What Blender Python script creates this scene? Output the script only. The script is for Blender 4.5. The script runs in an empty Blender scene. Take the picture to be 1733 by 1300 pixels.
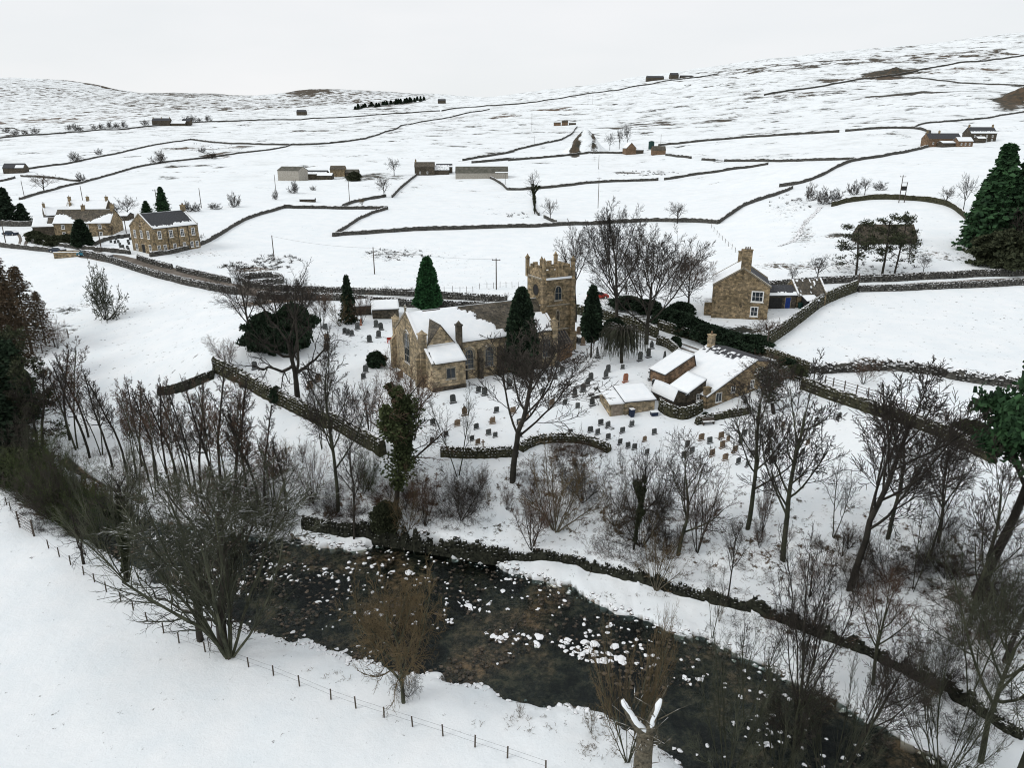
import bpy, math, random
import numpy as np
from mathutils import Vector, Matrix

# ------------------------------------------------------------------ camera, sky, sun, exposure
F, CX, CY, CZ = 1220.0, 866.5, 650.0, 41.0
PITCH = math.radians(18.6)
SP, CP = math.sin(PITCH), math.cos(PITCH)
scene = bpy.context.scene
col = scene.collection
cam_d = bpy.data.cameras.new('camera'); cam = bpy.data.objects.new('camera', cam_d); col.objects.link(cam)
cam.location = (0, 0, CZ); cam.rotation_euler = (math.pi/2 - PITCH, 0, 0)
cam_d.sensor_width = 36; cam_d.lens = 36*F/1733; cam_d.clip_end = 20000; cam_d.clip_start = .5
scene.camera = cam
world = bpy.data.worlds.new('World'); scene.world = world; world.use_nodes = True
wn, wl = world.node_tree.nodes, world.node_tree.links
wn.clear()
SUN_EL, SUN_ROT = math.radians(42), math.radians(250)
sky = wn.new('ShaderNodeTexSky'); sky.sky_type = 'NISHITA'; sky.sun_disc = False
sky.sun_elevation = SUN_EL; sky.sun_rotation = SUN_ROT
tc = wn.new('ShaderNodeTexCoord'); mp = wn.new('ShaderNodeMapping'); mp.inputs['Scale'].default_value = (1.2, 1.2, 5)
nz = wn.new('ShaderNodeTexNoise'); nz.inputs['Scale'].default_value = 2.2; nz.inputs['Detail'].default_value = 5
rp = wn.new('ShaderNodeValToRGB')
rp.color_ramp.elements[0].position = .3; rp.color_ramp.elements[0].color = (7.9, 8.1, 8.25, 1)
rp.color_ramp.elements[1].position = .72; rp.color_ramp.elements[1].color = (8.7, 8.7, 8.8, 1)
mx = wn.new('ShaderNodeMixRGB'); mx.inputs[0].default_value = .93
bg = wn.new('ShaderNodeBackground'); bg.inputs['Strength'].default_value = .1
wo = wn.new('ShaderNodeOutputWorld')
wl.new(tc.outputs['Generated'], mp.inputs['Vector']); wl.new(mp.outputs[0], nz.inputs['Vector']); wl.new(nz.outputs['Fac'], rp.inputs[0])
wl.new(sky.outputs[0], mx.inputs[1]); wl.new(rp.outputs[0], mx.inputs[2]); wl.new(mx.outputs[0], bg.inputs['Color']); wl.new(bg.outputs[0], wo.inputs['Surface'])
sun_d = bpy.data.lights.new('sun', 'SUN'); sun_d.energy = 1.05; sun_d.angle = math.radians(25); sun_d.color = (1, .97, .93)
sun = bpy.data.objects.new('sun', sun_d); col.objects.link(sun)
# sun_rotation is measured clockwise from +Y
sdir = Vector((math.sin(SUN_ROT)*math.cos(SUN_EL), math.cos(SUN_ROT)*math.cos(SUN_EL), math.sin(SUN_EL)))
sun.rotation_euler = sdir.to_track_quat('Z', 'Y').to_euler(); sun.location = (0, 0, 200)
scene.view_settings.view_transform = 'Standard'; scene.view_settings.look = 'None'
scene.view_settings.exposure = 0.14; scene.view_settings.gamma = 1
scene.cycles.pixel_filter_type = 'BLACKMAN_HARRIS'; scene.cycles.filter_width = 1.05
scene.cycles.max_bounces = 5; scene.cycles.transparent_max_bounces = 12

# ------------------------------------------------------------------ numeric helpers
def vnoise(x, y, seed=0):
    xi, yi = np.floor(x).astype(np.int64), np.floor(y).astype(np.int64)
    fx, fy = x-xi, y-yi
    fx, fy = fx*fx*(3-2*fx), fy*fy*(3-2*fy)
    def hsh(a, b):
        n = (a*374761393 + b*668265263 + seed*1442695041) & 0x7fffffff
        n = ((n ^ (n >> 13))*1274126177) & 0x7fffffff
        return ((n ^ (n >> 16)) & 0xffff)/65535.0
    a, b, c, d = hsh(xi, yi), hsh(xi+1, yi), hsh(xi, yi+1), hsh(xi+1, yi+1)
    return (a+(b-a)*fx)*(1-fy) + (c+(d-c)*fx)*fy - .5
def fbm(x, y, o=4, seed=0):
    s, a = 0, 1
    for i in range(o):
        s = s + a*vnoise(x*2**i+17.3*i, y*2**i-9.1*i, seed+i); a *= .5
    return s
def ray(px, py):
    v = (py-CY)/F; x = (px-CX)/F
    hy = CP - v*SP; hz = -(SP + v*CP)
    return math.atan2(x, hy), hz/math.hypot(x, hy)      # azimuth, slope
def xy_at_z(px, py, z):
    v = (py-CY)/F; D = (CZ-z)/(SP+v*CP)
    return (px-CX)/F*D, D*(CP-v*SP)
def xyz_at_d(px, py, D):
    v = (py-CY)/F
    return (px-CX)/F*D, D*(CP-v*SP), CZ-D*(SP+v*CP)

# ------------------------------------------------------------------ terrain height
CPD = [(750,775,86),(870,775,85),(960,742,90),(1080,775,86),(1200,800,83),(1330,800,82),(1450,760,84),(1600,790,78),(640,765,87),
 (950,680,97),(720,662,101),(780,640,104.5),(860,625,107),(930,612,110),(1070,600,110),(1060,700,95),(1180,690,96),(1330,640,103),(1250,720,92),(560,560,120),(480,600,110),
 (365,627,106),(330,640,106),(400,750,96),(500,830,87),(300,720,105),(200,640,118),(230,590,128),(330,540,138),(100,560,142),
 (160,480,165),(40,430,190),(-200,430,200),(-150,600,128),(20,650,118),(200,435,180),(400,488,156),(520,498,152),(700,500,148),(860,510,143),
 (1010,540,132),(1100,570,122),(1190,595,114),(620,540,128),(1245,537,130),(1150,520,136),(1340,520,134),(1400,540,128),
 (1500,560,120),(1650,560,122),(1350,600,110),(1500,620,104),(1700,640,99),(1450,670,94),(1600,720,86),(1733,780,79),(1900,700,92),(1560,660,97),
 (1450,485,148),(1733,475,150),(1950,480,150),(1500,440,162),(1550,390,185),(1600,340,215),(1380,340,230),(1400,420,172),
 (1250,400,205),(1100,470,165),(1100,385,235),(870,470,168),(870,430,195),(750,390,232),(500,360,255),(430,440,185),
 (330,380,225),(640,440,190),(220,350,260),(30,370,240),(870,345,300),(650,330,320),(1000,370,262),(500,300,400),
 (800,297,400),(1000,290,400),(1200,300,370),(1150,345,300),(1300,320,310),(1400,280,340),(1700,300,270),(1733,250,380),
 (1650,240,430),(1560,215,480),(1080,262,500),(950,250,560),(700,250,560),(400,265,500),(200,290,420),(0,290,430),(100,240,620),
 (400,215,900),(0,225,850),(700,190,1150),(280,205,1000),(1000,215,800),(1200,205,760),(1400,195,700),(1250,160,1000),(1500,150,900),
 (1733,160,700),(870,161,1500),(935,153,1500),(1000,145,1500),(1080,135,1500),(1150,127,1500),(1225,116,1500),(1300,105,1500),(1400,96,1500),(1500,88,1500),(1620,78,1500),(1733,67,1500),
 (1950,55,1500),(-300,230,850),(-300,350,300),(2000,300,280),(2000,200,650),
 (0,133,3500),(60,134,3500),(120,138,3500),(160,146,3500),(190,156,3500),(235,161,3400),(290,158,3300),(360,160,3300),(430,164,3200),(480,161,3000),(510,154,3000),(550,152.5,3000),(610,154,3000),
 (690,158,3000),(760,163,3000),(-150,130,3500),(-400,125,3500),(0,180,2000),(160,185,2000),(300,182,2000),(430,190,1700),(600,182,2000),(760,174,1900)]
CPZ = [(870,2600,100),(1000,2400,110),(1300,2400,140),(1733,2400,170),(1950,2400,180),(0,6000,300),(300,6000,200),(600,6000,200),
 (870,6000,100),(1300,6000,100),(1733,6000,100),(-400,6000,300),(2000,6000,100),
 (400,60,1),(100,70,1),(866,60,1),(1733,58,2),(2000,60,2),(-300,80,1)]
def tps_setup():
    P, V = [], []
    for px, py, D in CPD:
        x, y, z = xyz_at_d(px, py, D); r = math.hypot(x, y)
        P.append((math.atan2(x, y), math.log(r))); V.append(z/r)
    for px, r, z in CPZ:
        th = ray(px, 400)[0]; P.append((th, math.log(r))); V.append(z/r)
    P = np.array(P); V = np.array(V); n = len(P)
    d = np.hypot(P[:, None, 0]-P[None, :, 0], P[:, None, 1]-P[None, :, 1])
    K = np.where(d > 0, d*d*np.log(d+1e-12), 0)+np.eye(n)*2e-4
    A = np.zeros((n+3, n+3)); A[:n, :n] = K; A[:n, n] = 1; A[:n, n+1:] = P; A[n:, :n] = A[:n, n:].T
    w = np.linalg.solve(A, np.concatenate([V, np.zeros(3)]))
    return P, w
TP, TW = tps_setup()
def upper(th, lr):
    out = np.empty(th.shape); f, g, o = th.ravel(), lr.ravel(), out.ravel()
    n = len(TP)
    for i in range(0, f.size, 20000):
        a, b = f[i:i+20000], g[i:i+20000]
        d = np.hypot(a[:, None]-TP[None, :, 0], b[:, None]-TP[None, :, 1])
        o[i:i+20000] = (np.where(d > 0, d*d*np.log(d+1e-12), 0))@TW[:n] + TW[n] + TW[n+1]*a + TW[n+2]*b
    return o.reshape(th.shape)*np.exp(lr)
def lineY(pts):
    q = sorted(xy_at_z(*p) for p in pts)
    xs, ys = np.array([a[0] for a in q]), np.array([a[1] for a in q])
    s0 = (ys[1]-ys[0])/(xs[1]-xs[0]); s1 = (ys[-1]-ys[-2])/(xs[-1]-xs[-2])
    return lambda X: np.where(X < xs[0], ys[0]+(X-xs[0])*s0, np.where(X > xs[-1], ys[-1]+(X-xs[-1])*s1, np.interp(X, xs, ys)))
NE_PTS = [(-150,730,-2),(0,818,-2),(80,885,-2),(150,930,-2),(230,975,-2),(300,1010,-2),(375,1050,-2),(440,1083,-2),(500,1100,-2),(560,1118,-2),(640,1145,-2),(740,1158,-2),(800,1180,-2),(850,1192,-2),(950,1212,-2),(1040,1236,-2),(1100,1268,-2),(1150,1310,-2),(1250,1400,-2)]
FE_PTS = [(-150,660,-2),(40,765,-2),(130,820,-2),(250,880,-2),(380,905,-2),(500,922,-2),(560,925,-2),(620,932,-2),(660,918,-2),(720,932,-2),(790,948,-2),(850,965,-2),(900,980,-2),(960,1000,-2),(1010,1018,-2),(1060,1042,-2),(1110,1065,-2),(1160,1078,-2),(1210,1090,-2),(1280,1125,-2),(1340,1150,-2),(1400,1185,-2),(1450,1215,-2),(1500,1240,-2),(1560,1275,-2),(1620,1305,-2),(1800,1420,-2)]
WL_PTS = [(-150,650,-1),(40,755,-1),(130,808,-1),(250,865,-1),(400,885,-1),(512,886,-1),(560,895,-1),(640,908,-1),(700,917,-1),(760,925,-1),(820,937,-1),(870,941,-1),(950,945,-1),(1025,968,-1),(1100,989,-1),(1153,1003,-1),(1220,1022,-1),(1266,1033,-1),(1357,1062,-1),(1461,1103,-1),(1537,1139,-1),(1628,1189,-1),(1733,1247,-1),(1900,1350,-1)]
BT_PTS = [(-150,610,1),(40,715,1),(130,765,1),(250,820,1),(400,850,1),(512,850,1.5),(590,805,3.5),(649,778,5.2),(746,776,5.3),(880,776,5.6),(920,752,5.8),(965,750,5.8),(1031,769,5.4),(1150,795,5),(1250,815,4.8),(1350,830,4.8),(1450,850,5),(1600,880,5.5),(1733,900,6),(1950,950,6)]
NE, FE, WL, BT = lineY(NE_PTS), lineY(FE_PTS), lineY(WL_PTS), lineY(BT_PTS)
def sstep(t): t = np.clip(t, 0, 1); return t*t*(3-2*t)
def bumpxy(px, py, D): return xyz_at_d(px, py, D)
HEAPS = []
def terrain(TH, LR):
    R = np.exp(LR); X, Y = R*np.sin(TH), R*np.cos(TH)
    U = upper(TH, LR)
    amp = np.clip((R-80)/1500, .03, 1)
    U = U + fbm(X/60, Y/60, 4, 3)*4*amp + fbm(X/9, Y/9, 3, 5)*.28 + fbm(X/400, Y/400, 3, 8)*16*np.clip((R-500)/1500, 0, 1)
    wob = fbm(X/3.0, Y/3.0, 3, 11)*1.3+fbm(X/.9, Y/.9, 2, 12)*.5
    jn, jf = NE(X)+wob, FE(X)+wob*1.1
    near = fbm(X/14, Y/14, 3, 21)*.5 + fbm(X/2.5, Y/2.5, 3, 22)*.12*np.clip(1-(NE(X)-Y)/14, .1, 1) - 1.0*np.exp(-np.clip(jn-Y, 0, None)/1.8)
    bed = -2.45 + fbm(X/1.3, Y/1.3, 3, 31)*.35 + fbm(X/6, Y/6, 2, 33)*.3
    Z = np.where(Y < jn, near, bed)
    k = sstep((Y-jn)/.7); Z = np.where(Y >= jn, near*(1-k)+bed*k, Z)
    wl, bt = WL(X), BT(X)
    strip = -1.75 + .75*np.clip((Y-jf)/np.maximum(wl-jf, .5), 0, 1)+fbm(X/1.6, Y/1.6, 3, 41)*.3
    k = sstep((Y-jf+.4)/.8); Z = np.where(Y > jf-.4, bed*(1-k)+strip*k, Z)
    t = np.clip((Y-wl)/np.maximum(bt-wl, .5), 0, 1)
    base = .2*sstep((X+30)/8)*1.0 - .6*(1-sstep((X+30)/8))
    lump = fbm(X/4, Y/4, 4, 51)*1.5*np.sin(np.pi*np.clip(t, 0, 1))
    bank = base+(U-base)*(.25*t+.75*sstep(t)) + lump
    Z = np.where(Y > wl, bank, Z)
    for px, py, D, hh, rad, _ in HEAPS:
        bx, by, _z = bumpxy(px, py, D)
        d = np.hypot((X-bx)*.75, Y-by)/rad
        Z = Z + hh*.5*np.clip(1-d, 0, 1)**1.2*np.clip(R/300, 0, 1)
    return Z
NT, NR = 620, 760
THS = np.linspace(-.9, .9, NT); LRS = np.linspace(math.log(17), math.log(7500), NR)
TG, LG = np.meshgrid(THS, LRS, indexing='ij')
HG = terrain(TG, LG)
# level pads under the church and the chapel
def pad(cx, cy, ux, uy, x0, x1, y0, y1, z, soft=3):
    global HG
    R = np.exp(LG); X, Y = R*np.sin(TG)-cx, R*np.cos(TG)-cy
    a, b = X*ux+Y*uy, -X*uy+Y*ux
    d = np.hypot(np.maximum(np.maximum(x0-a, a-x1), 0), np.maximum(np.maximum(y0-b, b-y1), 0))
    k = sstep(1-d/soft); HG = HG*(1-k)+z*k
CHU = (-12.55, 95.1, math.radians(28), 8.6)
pad(CHU[0], CHU[1], math.cos(CHU[2]), math.sin(CHU[2]), -.5, 22, -3, 11, CHU[3], 4)
def hz(x, y):
    th, lr = math.atan2(x, y), math.log(max(math.hypot(x, y), 17.01))
    a = min(max((th-THS[0])/(THS[1]-THS[0]), 0), NT-1.001); b = min(max((lr-LRS[0])/(LRS[1]-LRS[0]), 0), NR-1.001)
    i, j = int(a), int(b); fa, fb = a-i, b-j
    return float((HG[i, j]*(1-fb)+HG[i, j+1]*fb)*(1-fa)+(HG[i+1, j]*(1-fb)+HG[i+1, j+1]*fb)*fa)
RS = np.exp(LRS)
def heap(px, py, hh, rx, ry):
    global HG
    P = at(px, py); R = np.exp(LG); X, Y = R*np.sin(TG), R*np.cos(TG); d = np.hypot((X-P.x)/rx, (Y-P.y)/ry)+fbm(X/6, Y/6, 3, 61)*.18
    HG = HG+hh*np.clip(1-d, 0, 1)
def at(px, py):
    th, s = ray(px, py)
    a = min(max((th-THS[0])/(THS[1]-THS[0]), 0), NT-1.001); i = int(a); fa = a-i
    prof = HG[i]*(1-fa)+HG[i+1]*fa
    d = prof-(CZ+RS*s)
    hit = np.nonzero(d >= 0)[0]
    if len(hit) == 0:
        j = int(np.argmax((prof-CZ)/RS)); r = RS[j]; z = prof[j]
    else:
        j = hit[0]
        if j == 0: r, z = RS[0], prof[0]
        else:
            f = -d[j-1]/(d[j]-d[j-1]); r = RS[j-1]+f*(RS[j]-RS[j-1]); z = prof[j-1]+f*(prof[j]-prof[j-1])
    return Vector((r*math.sin(th), r*math.cos(th), z))
heap(990, 256, 17, 16, 18); heap(1745, 168, 14, 26, 26); heap(1514, 122, 7, 20, 16)
def depth(P): return P.y*CP + (CZ-P.z)*SP
def height_to(P, px, py):
    s = ray(px, py)[1]; return CZ+math.hypot(P.x, P.y)*s-P.z
def Zm(ox, oy, s=3.9386):
    return lambda pts: [(ox+x/s, oy+y/s) for x, y in pts]

# ------------------------------------------------------------------ materials
MATS = {}
def newmat(name):
    m = bpy.data.materials.new(name); m.use_nodes = True; nt = m.node_tree
    b = nt.nodes['Principled BSDF']; b.inputs['Roughness'].default_value = .9; b.inputs['Specular IOR Level'].default_value = .2
    MATS[name] = m; return m, nt.nodes, nt.links, b
def N(nodes, t, **kw):
    n = nodes.new(t)
    for k, v in kw.items():
        if k in n.inputs: n.inputs[k].default_value = v
        else: setattr(n, k, v)
    return n
def ramp(nodes, e):
    r = nodes.new('ShaderNodeValToRGB'); els = r.color_ramp.elements
    while len(els) < len(e): els.new(.5)
    for k, (p, c) in enumerate(e): els[k].position = p; els[k].color = (*c, 1) if len(c) == 3 else c
    return r
SNOW = (.84, .86, .88)
def mat_rough(name, c1, c2, scale=3, snow=None, brick=None, rough=.9, rnd=0, coord='Object', mid=None, bump=.0):
    """two-tone mottled surface; snow = lowest normal z that carries snow; brick=(w,h) adds masonry courses"""
    m, n, l, b = newmat(name)
    t = N(n, 'ShaderNodeTexCoord')
    no = N(n, 'ShaderNodeTexNoise', Scale=scale, Detail=6.0, Roughness=.7)
    l.new(t.outputs[coord], no.inputs['Vector'])
    r = ramp(n, [(.34, c1), (.66, c2)]); l.new(no.outputs['Fac'], r.inputs[0]); out = r.outputs[0]
    if brick:
        sx = N(n, 'ShaderNodeSeparateXYZ'); l.new(t.outputs['Object'], sx.inputs[0])
        ad = N(n, 'ShaderNodeMath', operation='ADD'); l.new(sx.outputs[0], ad.inputs[0]); l.new(sx.outputs[1], ad.inputs[1])
        cb = N(n, 'ShaderNodeCombineXYZ'); l.new(ad.outputs[0], cb.inputs[0]); l.new(sx.outputs[2], cb.inputs[1])
        bt = N(n, 'ShaderNodeTexBrick', Scale=1.0); bt.inputs['Brick Width'].default_value = brick[0]; bt.inputs['Row Height'].default_value = brick[1]
        bt.inputs['Mortar Size'].default_value = .022; bt.inputs['Bias'].default_value = -.1
        bt.inputs['Color1'].default_value = (.62, .62, .62, 1); bt.inputs['Color2'].default_value = (1.5, 1.4, 1.25, 1); bt.inputs['Mortar'].default_value = (.75, .75, .75, 1)
        l.new(cb.outputs[0], bt.inputs['Vector'])
        mu = N(n, 'ShaderNodeMixRGB', blend_type='MULTIPLY'); mu.inputs[0].default_value = 1
        l.new(out, mu.inputs[1]); l.new(bt.outputs['Color'], mu.inputs[2]); out = mu.outputs[0]
        n2 = N(n, 'ShaderNodeTexNoise', Scale=.45, Detail=5.0, Roughness=.65); l.new(t.outputs['Object'], n2.inputs['Vector'])
        r2 = ramp(n, [(.35, (.62, .63, .60)), (.6, (1.08, 1.08, 1.08))]); l.new(n2.outputs['Fac'], r2.inputs[0])
        m2 = N(n, 'ShaderNodeMixRGB', blend_type='MULTIPLY'); m2.inputs[0].default_value = 1
        l.new(out, m2.inputs[1]); l.new(r2.outputs[0], m2.inputs[2]); out = m2.outputs[0]
    if rnd:
        oi = N(n, 'ShaderNodeObjectInfo'); hv = N(n, 'ShaderNodeHueSaturation')
        mr = N(n, 'ShaderNodeMapRange'); mr.inputs['To Min'].default_value = 1-rnd; mr.inputs['To Max'].default_value = 1+rnd
        l.new(oi.outputs['Random'], mr.inputs['Value']); l.new(mr.outputs[0], hv.inputs['Value']); l.new(out, hv.inputs['Color']); out = hv.outputs[0]
    if snow is not None:
        g = N(n, 'ShaderNodeNewGeometry'); s2 = N(n, 'ShaderNodeSeparateXYZ'); l.new(g.outputs['Normal'], s2.inputs[0])
        n3 = N(n, 'ShaderNodeTexNoise', Scale=2.2, Detail=4.0); l.new(g.outputs['Position'], n3.inputs['Vector'])
        ma = N(n, 'ShaderNodeMath', operation='MULTIPLY_ADD'); ma.inputs[1].default_value = .9; l.new(n3.outputs['Fac'], ma.inputs[0]); l.new(s2.outputs[2], ma.inputs[2])
        mr = N(n, 'ShaderNodeMapRange'); mr.inputs['From Min'].default_value = snow+.40; mr.inputs['From Max'].default_value = snow+.52; l.new(ma.outputs[0], mr.inputs['Value'])
        ms = N(n, 'ShaderNodeMixRGB'); ms.inputs[2].default_value = (*SNOW, 1); l.new(mr.outputs[0], ms.inputs[0]); l.new(out, ms.inputs[1]); out = ms.outputs[0]
    l.new(out, b.inputs['Base Color']); b.inputs['Roughness'].default_value = rough
    if bump:
        bu = N(n, 'ShaderNodeBump', Strength=bump, Distance=.08); l.new(no.outputs['Fac'], bu.inputs['Height']); l.new(bu.outputs[0], b.inputs['Normal'])
    return m
M = {}
M['stone'] = mat_rough('brown_sandstone', (.10, .082, .056), (.40, .32, .21), 1.6, brick=(.55, .26))
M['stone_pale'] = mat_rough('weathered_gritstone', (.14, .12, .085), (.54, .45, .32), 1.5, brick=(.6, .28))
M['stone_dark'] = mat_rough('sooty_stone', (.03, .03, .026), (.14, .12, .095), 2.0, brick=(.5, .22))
M['stone_red'] = mat_rough('reddish_stone', (.10, .07, .048), (.27, .185, .125), 2.0, brick=(.5, .25))
M['coping'] = mat_rough('coping_stone', (.16, .145, .11), (.33, .29, .22), 3, snow=.6)
M['drywall'] = mat_rough('dry_stone', (.008, .009, .010), (.125, .12, .105), 2.2, snow=.72, coord='Generated' if 0 else 'Object', rough=1)
M['mosswall'] = mat_rough('mossy_stone', (.008, .010, .006), (.085, .082, .05), 2.6, snow=.72, rough=1)
M['darkwall'] = mat_rough('river_wall_stone', (.003, .004, .003), (.045, .047, .033), 1.8, snow=.93, rough=1)
M['slate'] = mat_rough('stone_slate', (.05, .047, .042), (.17, .155, .13), 5, brick=(.35, .22))
M['slate_dark'] = mat_rough('dark_slate', (.03, .032, .036), (.085, .088, .095), 5)
M['snow'] = mat_rough('snow', (.79, .835, .865), (.86, .885, .90), 1.2, rough=.7)
M['wood'] = mat_rough('weathered_wood', (.045, .037, .03), (.13, .11, .09), 6, snow=.85)
M['pole'] = mat_rough('pole_wood', (.05, .042, .035), (.12, .10, .085), 4)
M['timber'] = mat_rough('pale_boarding', (.16, .13, .1), (.34, .29, .23), 3)
M['cladding'] = mat_rough('barn_cladding', (.24, .22, .19), (.42, .4, .35), 1.5)
M['fibre_roof'] = mat_rough('moss_tinged_sheet_roof', (.055, .057, .045), (.14, .135, .115), .6)
M['bark'] = mat_rough('bark', (.014, .013, .011), (.062, .056, .045), 6, snow=1.0, rnd=.25, coord='Object')
M['bark_green'] = mat_rough('mossy_bark', (.016, .019, .012), (.085, .088, .058), 6, snow=.95, rnd=.2)
M['bark_pale'] = mat_rough('pale_bark', (.05, .045, .032), (.17, .15, .11), 5, snow=.9, rnd=.1)
M['twig'] = mat_rough('twig', (.018, .016, .014), (.070, .060, .050), 3, rnd=.3)
M['twig_red'] = mat_rough('reddish_twig', (.045, .030, .022), (.135, .088, .062), 3, rnd=.2)
M['twig_gold'] = mat_rough('golden_twig', (.06, .048, .026), (.18, .132, .072), 3)
M['twig_green'] = mat_rough('olive_twig', (.028, .032, .022), (.095, .10, .068), 3, rnd=.2, snow=1.0)
M['ivy'] = mat_rough('ivy_leaves', (.012, .018, .009), (.070, .078, .042), 14, rnd=.15)
M['yew'] = mat_rough('dark_evergreen', (.007, .015, .009), (.032, .056, .030), 12, rnd=.15)
M['cypress'] = mat_rough('bright_cypress', (.008, .032, .012), (.045, .135, .05), 12)
M['pine'] = mat_rough('pine_needles', (.008, .02, .011), (.045, .105, .042), 8, rnd=.15)
M['moss_twig'] = mat_rough('mossy_twig', (.024, .034, .014), (.085, .105, .042), 3, rnd=.25)
M['larch'] = mat_rough('bare_larch', (.022, .022, .014), (.10, .068, .042), 4, rnd=.3)
M['grave_grey'] = mat_rough('grey_headstone', (.035, .04, .04), (.12, .125, .12), 3, snow=.85, rnd=.3)
M['grave_brown'] = mat_rough('brown_headstone', (.09, .068, .045), (.24, .175, .12), 3, snow=.8, rnd=.25)
M['grave_pink'] = mat_rough('rust_red_headstone', (.22, .09, .055), (.38, .17, .10), 3, snow=.8)
M['white'] = mat_rough('white_paint', (.7, .7, .68), (.82, .82, .8), 2)
M['black'] = mat_rough('black_metal', (.015, .015, .016), (.04, .04, .04), 3)
M['rock'] = mat_rough('river_rock', (.02, .02, .016), (.13, .10, .07), 1.6, snow=.5, rnd=.3)
M['cobble'] = mat_rough('wet_cobble', (.018, .018, .016), (.12, .095, .07), 1.0, rnd=.3, rough=.5)
M['blue_paint'] = mat_rough('blue_paint', (.01, .03, .15), (.018, .05, .22), 2, rough=.5)
M['red_paint'] = mat_rough('red_paint', (.3, .03, .02), (.42, .05, .035), 2, rough=.5)
M['blue_bin'] = mat_rough('blue_plastic', (.012, .02, .045), (.02, .032, .065), 2, snow=.7, rough=.5)
M['green_tank'] = mat_rough('dark_green_tank', (.01, .035, .03), (.02, .05, .045), 2, rough=.5)
M['teal_car'] = mat_rough('blue_green_car_paint', (.02, .12, .17), (.03, .16, .22), 1, snow=.55, rough=.3)
M['dark_car'] = mat_rough('dark_car_paint', (.012, .02, .035), (.02, .03, .05), 1, snow=.6, rough=.3)
M['tyre'] = mat_rough('tyre', (.012, .012, .012), (.02, .02, .02), 3)
M['rust'] = mat_rough('dead_grass', (.10, .065, .035), (.23, .16, .09), 1.5)
M['road'] = mat_rough('wet_gritted_road', (.10, .085, .07), (.21, .185, .16), .5)
m, n, l, b = newmat('window_glass'); b.inputs['Base Color'].default_value = (.03, .038, .045, 1); b.inputs['Roughness'].default_value = .12; b.inputs['Specular IOR Level'].default_value = .5; M['glass'] = m

def terrain_mat():
    m, n, l, b = newmat('snowy_ground')
    g = N(n, 'ShaderNodeNewGeometry'); a = N(n, 'ShaderNodeVertexColor', layer_name='cover'); sp = N(n, 'ShaderNodeSeparateColor'); l.new(a.outputs['Color'], sp.inputs[0])
    def noi(sc, det, ro):
        x = N(n, 'ShaderNodeTexNoise', Scale=sc, Detail=det, Roughness=ro); l.new(g.outputs['Position'], x.inputs['Vector']); return x.outputs['Fac']
    nf, nm = noi(.9, 8.0, .78), noi(.035, 9.0, .74)
    far = N(n, 'ShaderNodeVectorMath', operation='LENGTH'); l.new(g.outputs['Position'], far.inputs[0])
    fr = N(n, 'ShaderNodeMapRange'); fr.inputs['From Min'].default_value = 150; fr.inputs['From Max'].default_value = 450; l.new(far.outputs['Value'], fr.inputs['Value'])
    mn = N(n, 'ShaderNodeMixRGB'); l.new(fr.outputs[0], mn.inputs[0]); l.new(nf, mn.inputs[1]); l.new(nm, mn.inputs[2])
    thr = N(n, 'ShaderNodeMath', operation='MULTIPLY_ADD'); thr.inputs[1].default_value = .30; l.new(sp.outputs[0], thr.inputs[0]); l.new(mn.outputs[0], thr.inputs[2])
    ms = N(n, 'ShaderNodeMapRange'); ms.inputs['From Min'].default_value = .625; ms.inputs['From Max'].default_value = .685; l.new(thr.outputs[0], ms.inputs['Value'])
    nb = noi(.25, 5.0, .6)
    veg = ramp(n, [(.3, (.012, .016, .013)), (.5, (.030, .032, .024)), (.8, (.10, .068, .042))])
    ad = N(n, 'ShaderNodeMath', operation='MULTIPLY_ADD'); ad.inputs[1].default_value = .35; l.new(sp.outputs[2], ad.inputs[0]); l.new(nb, ad.inputs[2]); l.new(ad.outputs[0], veg.inputs[0])
    sn = ramp(n, [(.3, (.775, .83, .86)), (.7, (.855, .885, .90))]); l.new(nb, sn.inputs[0])
    # thin snow over rough pasture: grass shows through as grey streaks, more of it on the open moor
    nd = noi(.05, 8.0, .8); fr2 = N(n, 'ShaderNodeMapRange'); fr2.inputs['From Min'].default_value = 230; fr2.inputs['From Max'].default_value = 1100; l.new(far.outputs['Value'], fr2.inputs['Value'])
    th = ramp(n, [(.49, (0, 0, 0)), (.68, (1, 1, 1))]); l.new(nd, th.inputs[0]); mm = N(n, 'ShaderNodeMath', operation='MULTIPLY'); l.new(th.outputs[0], mm.inputs[0]); l.new(fr2.outputs[0], mm.inputs[1])
    m3 = N(n, 'ShaderNodeMath', operation='MULTIPLY'); m3.inputs[1].default_value = .8; l.new(mm.outputs[0], m3.inputs[0])
    sx = N(n, 'ShaderNodeMixRGB'); sx.inputs[2].default_value = (.22, .225, .20, 1); l.new(m3.outputs[0], sx.inputs[0]); l.new(sn.outputs[0], sx.inputs[1])
    c = N(n, 'ShaderNodeMixRGB'); l.new(ms.outputs[0], c.inputs[0]); l.new(sx.outputs[0], c.inputs[1]); l.new(veg.outputs[0], c.inputs[2])
    nr = noi(1.1, 7.0, .75)
    bedc = ramp(n, [(.38, (.010, .014, .014)), (.5, (.075, .070, .055)), (.62, (.26, .20, .14))]); l.new(nr, bedc.inputs[0])
    c2 = N(n, 'ShaderNodeMixRGB'); l.new(sp.outputs[1], c2.inputs[0]); l.new(c.outputs[0], c2.inputs[1]); l.new(bedc.outputs[0], c2.inputs[2])
    l.new(c2.outputs[0], b.inputs['Base Color']); b.inputs['Roughness'].default_value = .8
    bu = N(n, 'ShaderNodeBump', Strength=.5, Distance=.3); l.new(nf, bu.inputs['Height']); l.new(bu.outputs[0], b.inputs['Normal'])
    return m
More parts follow.
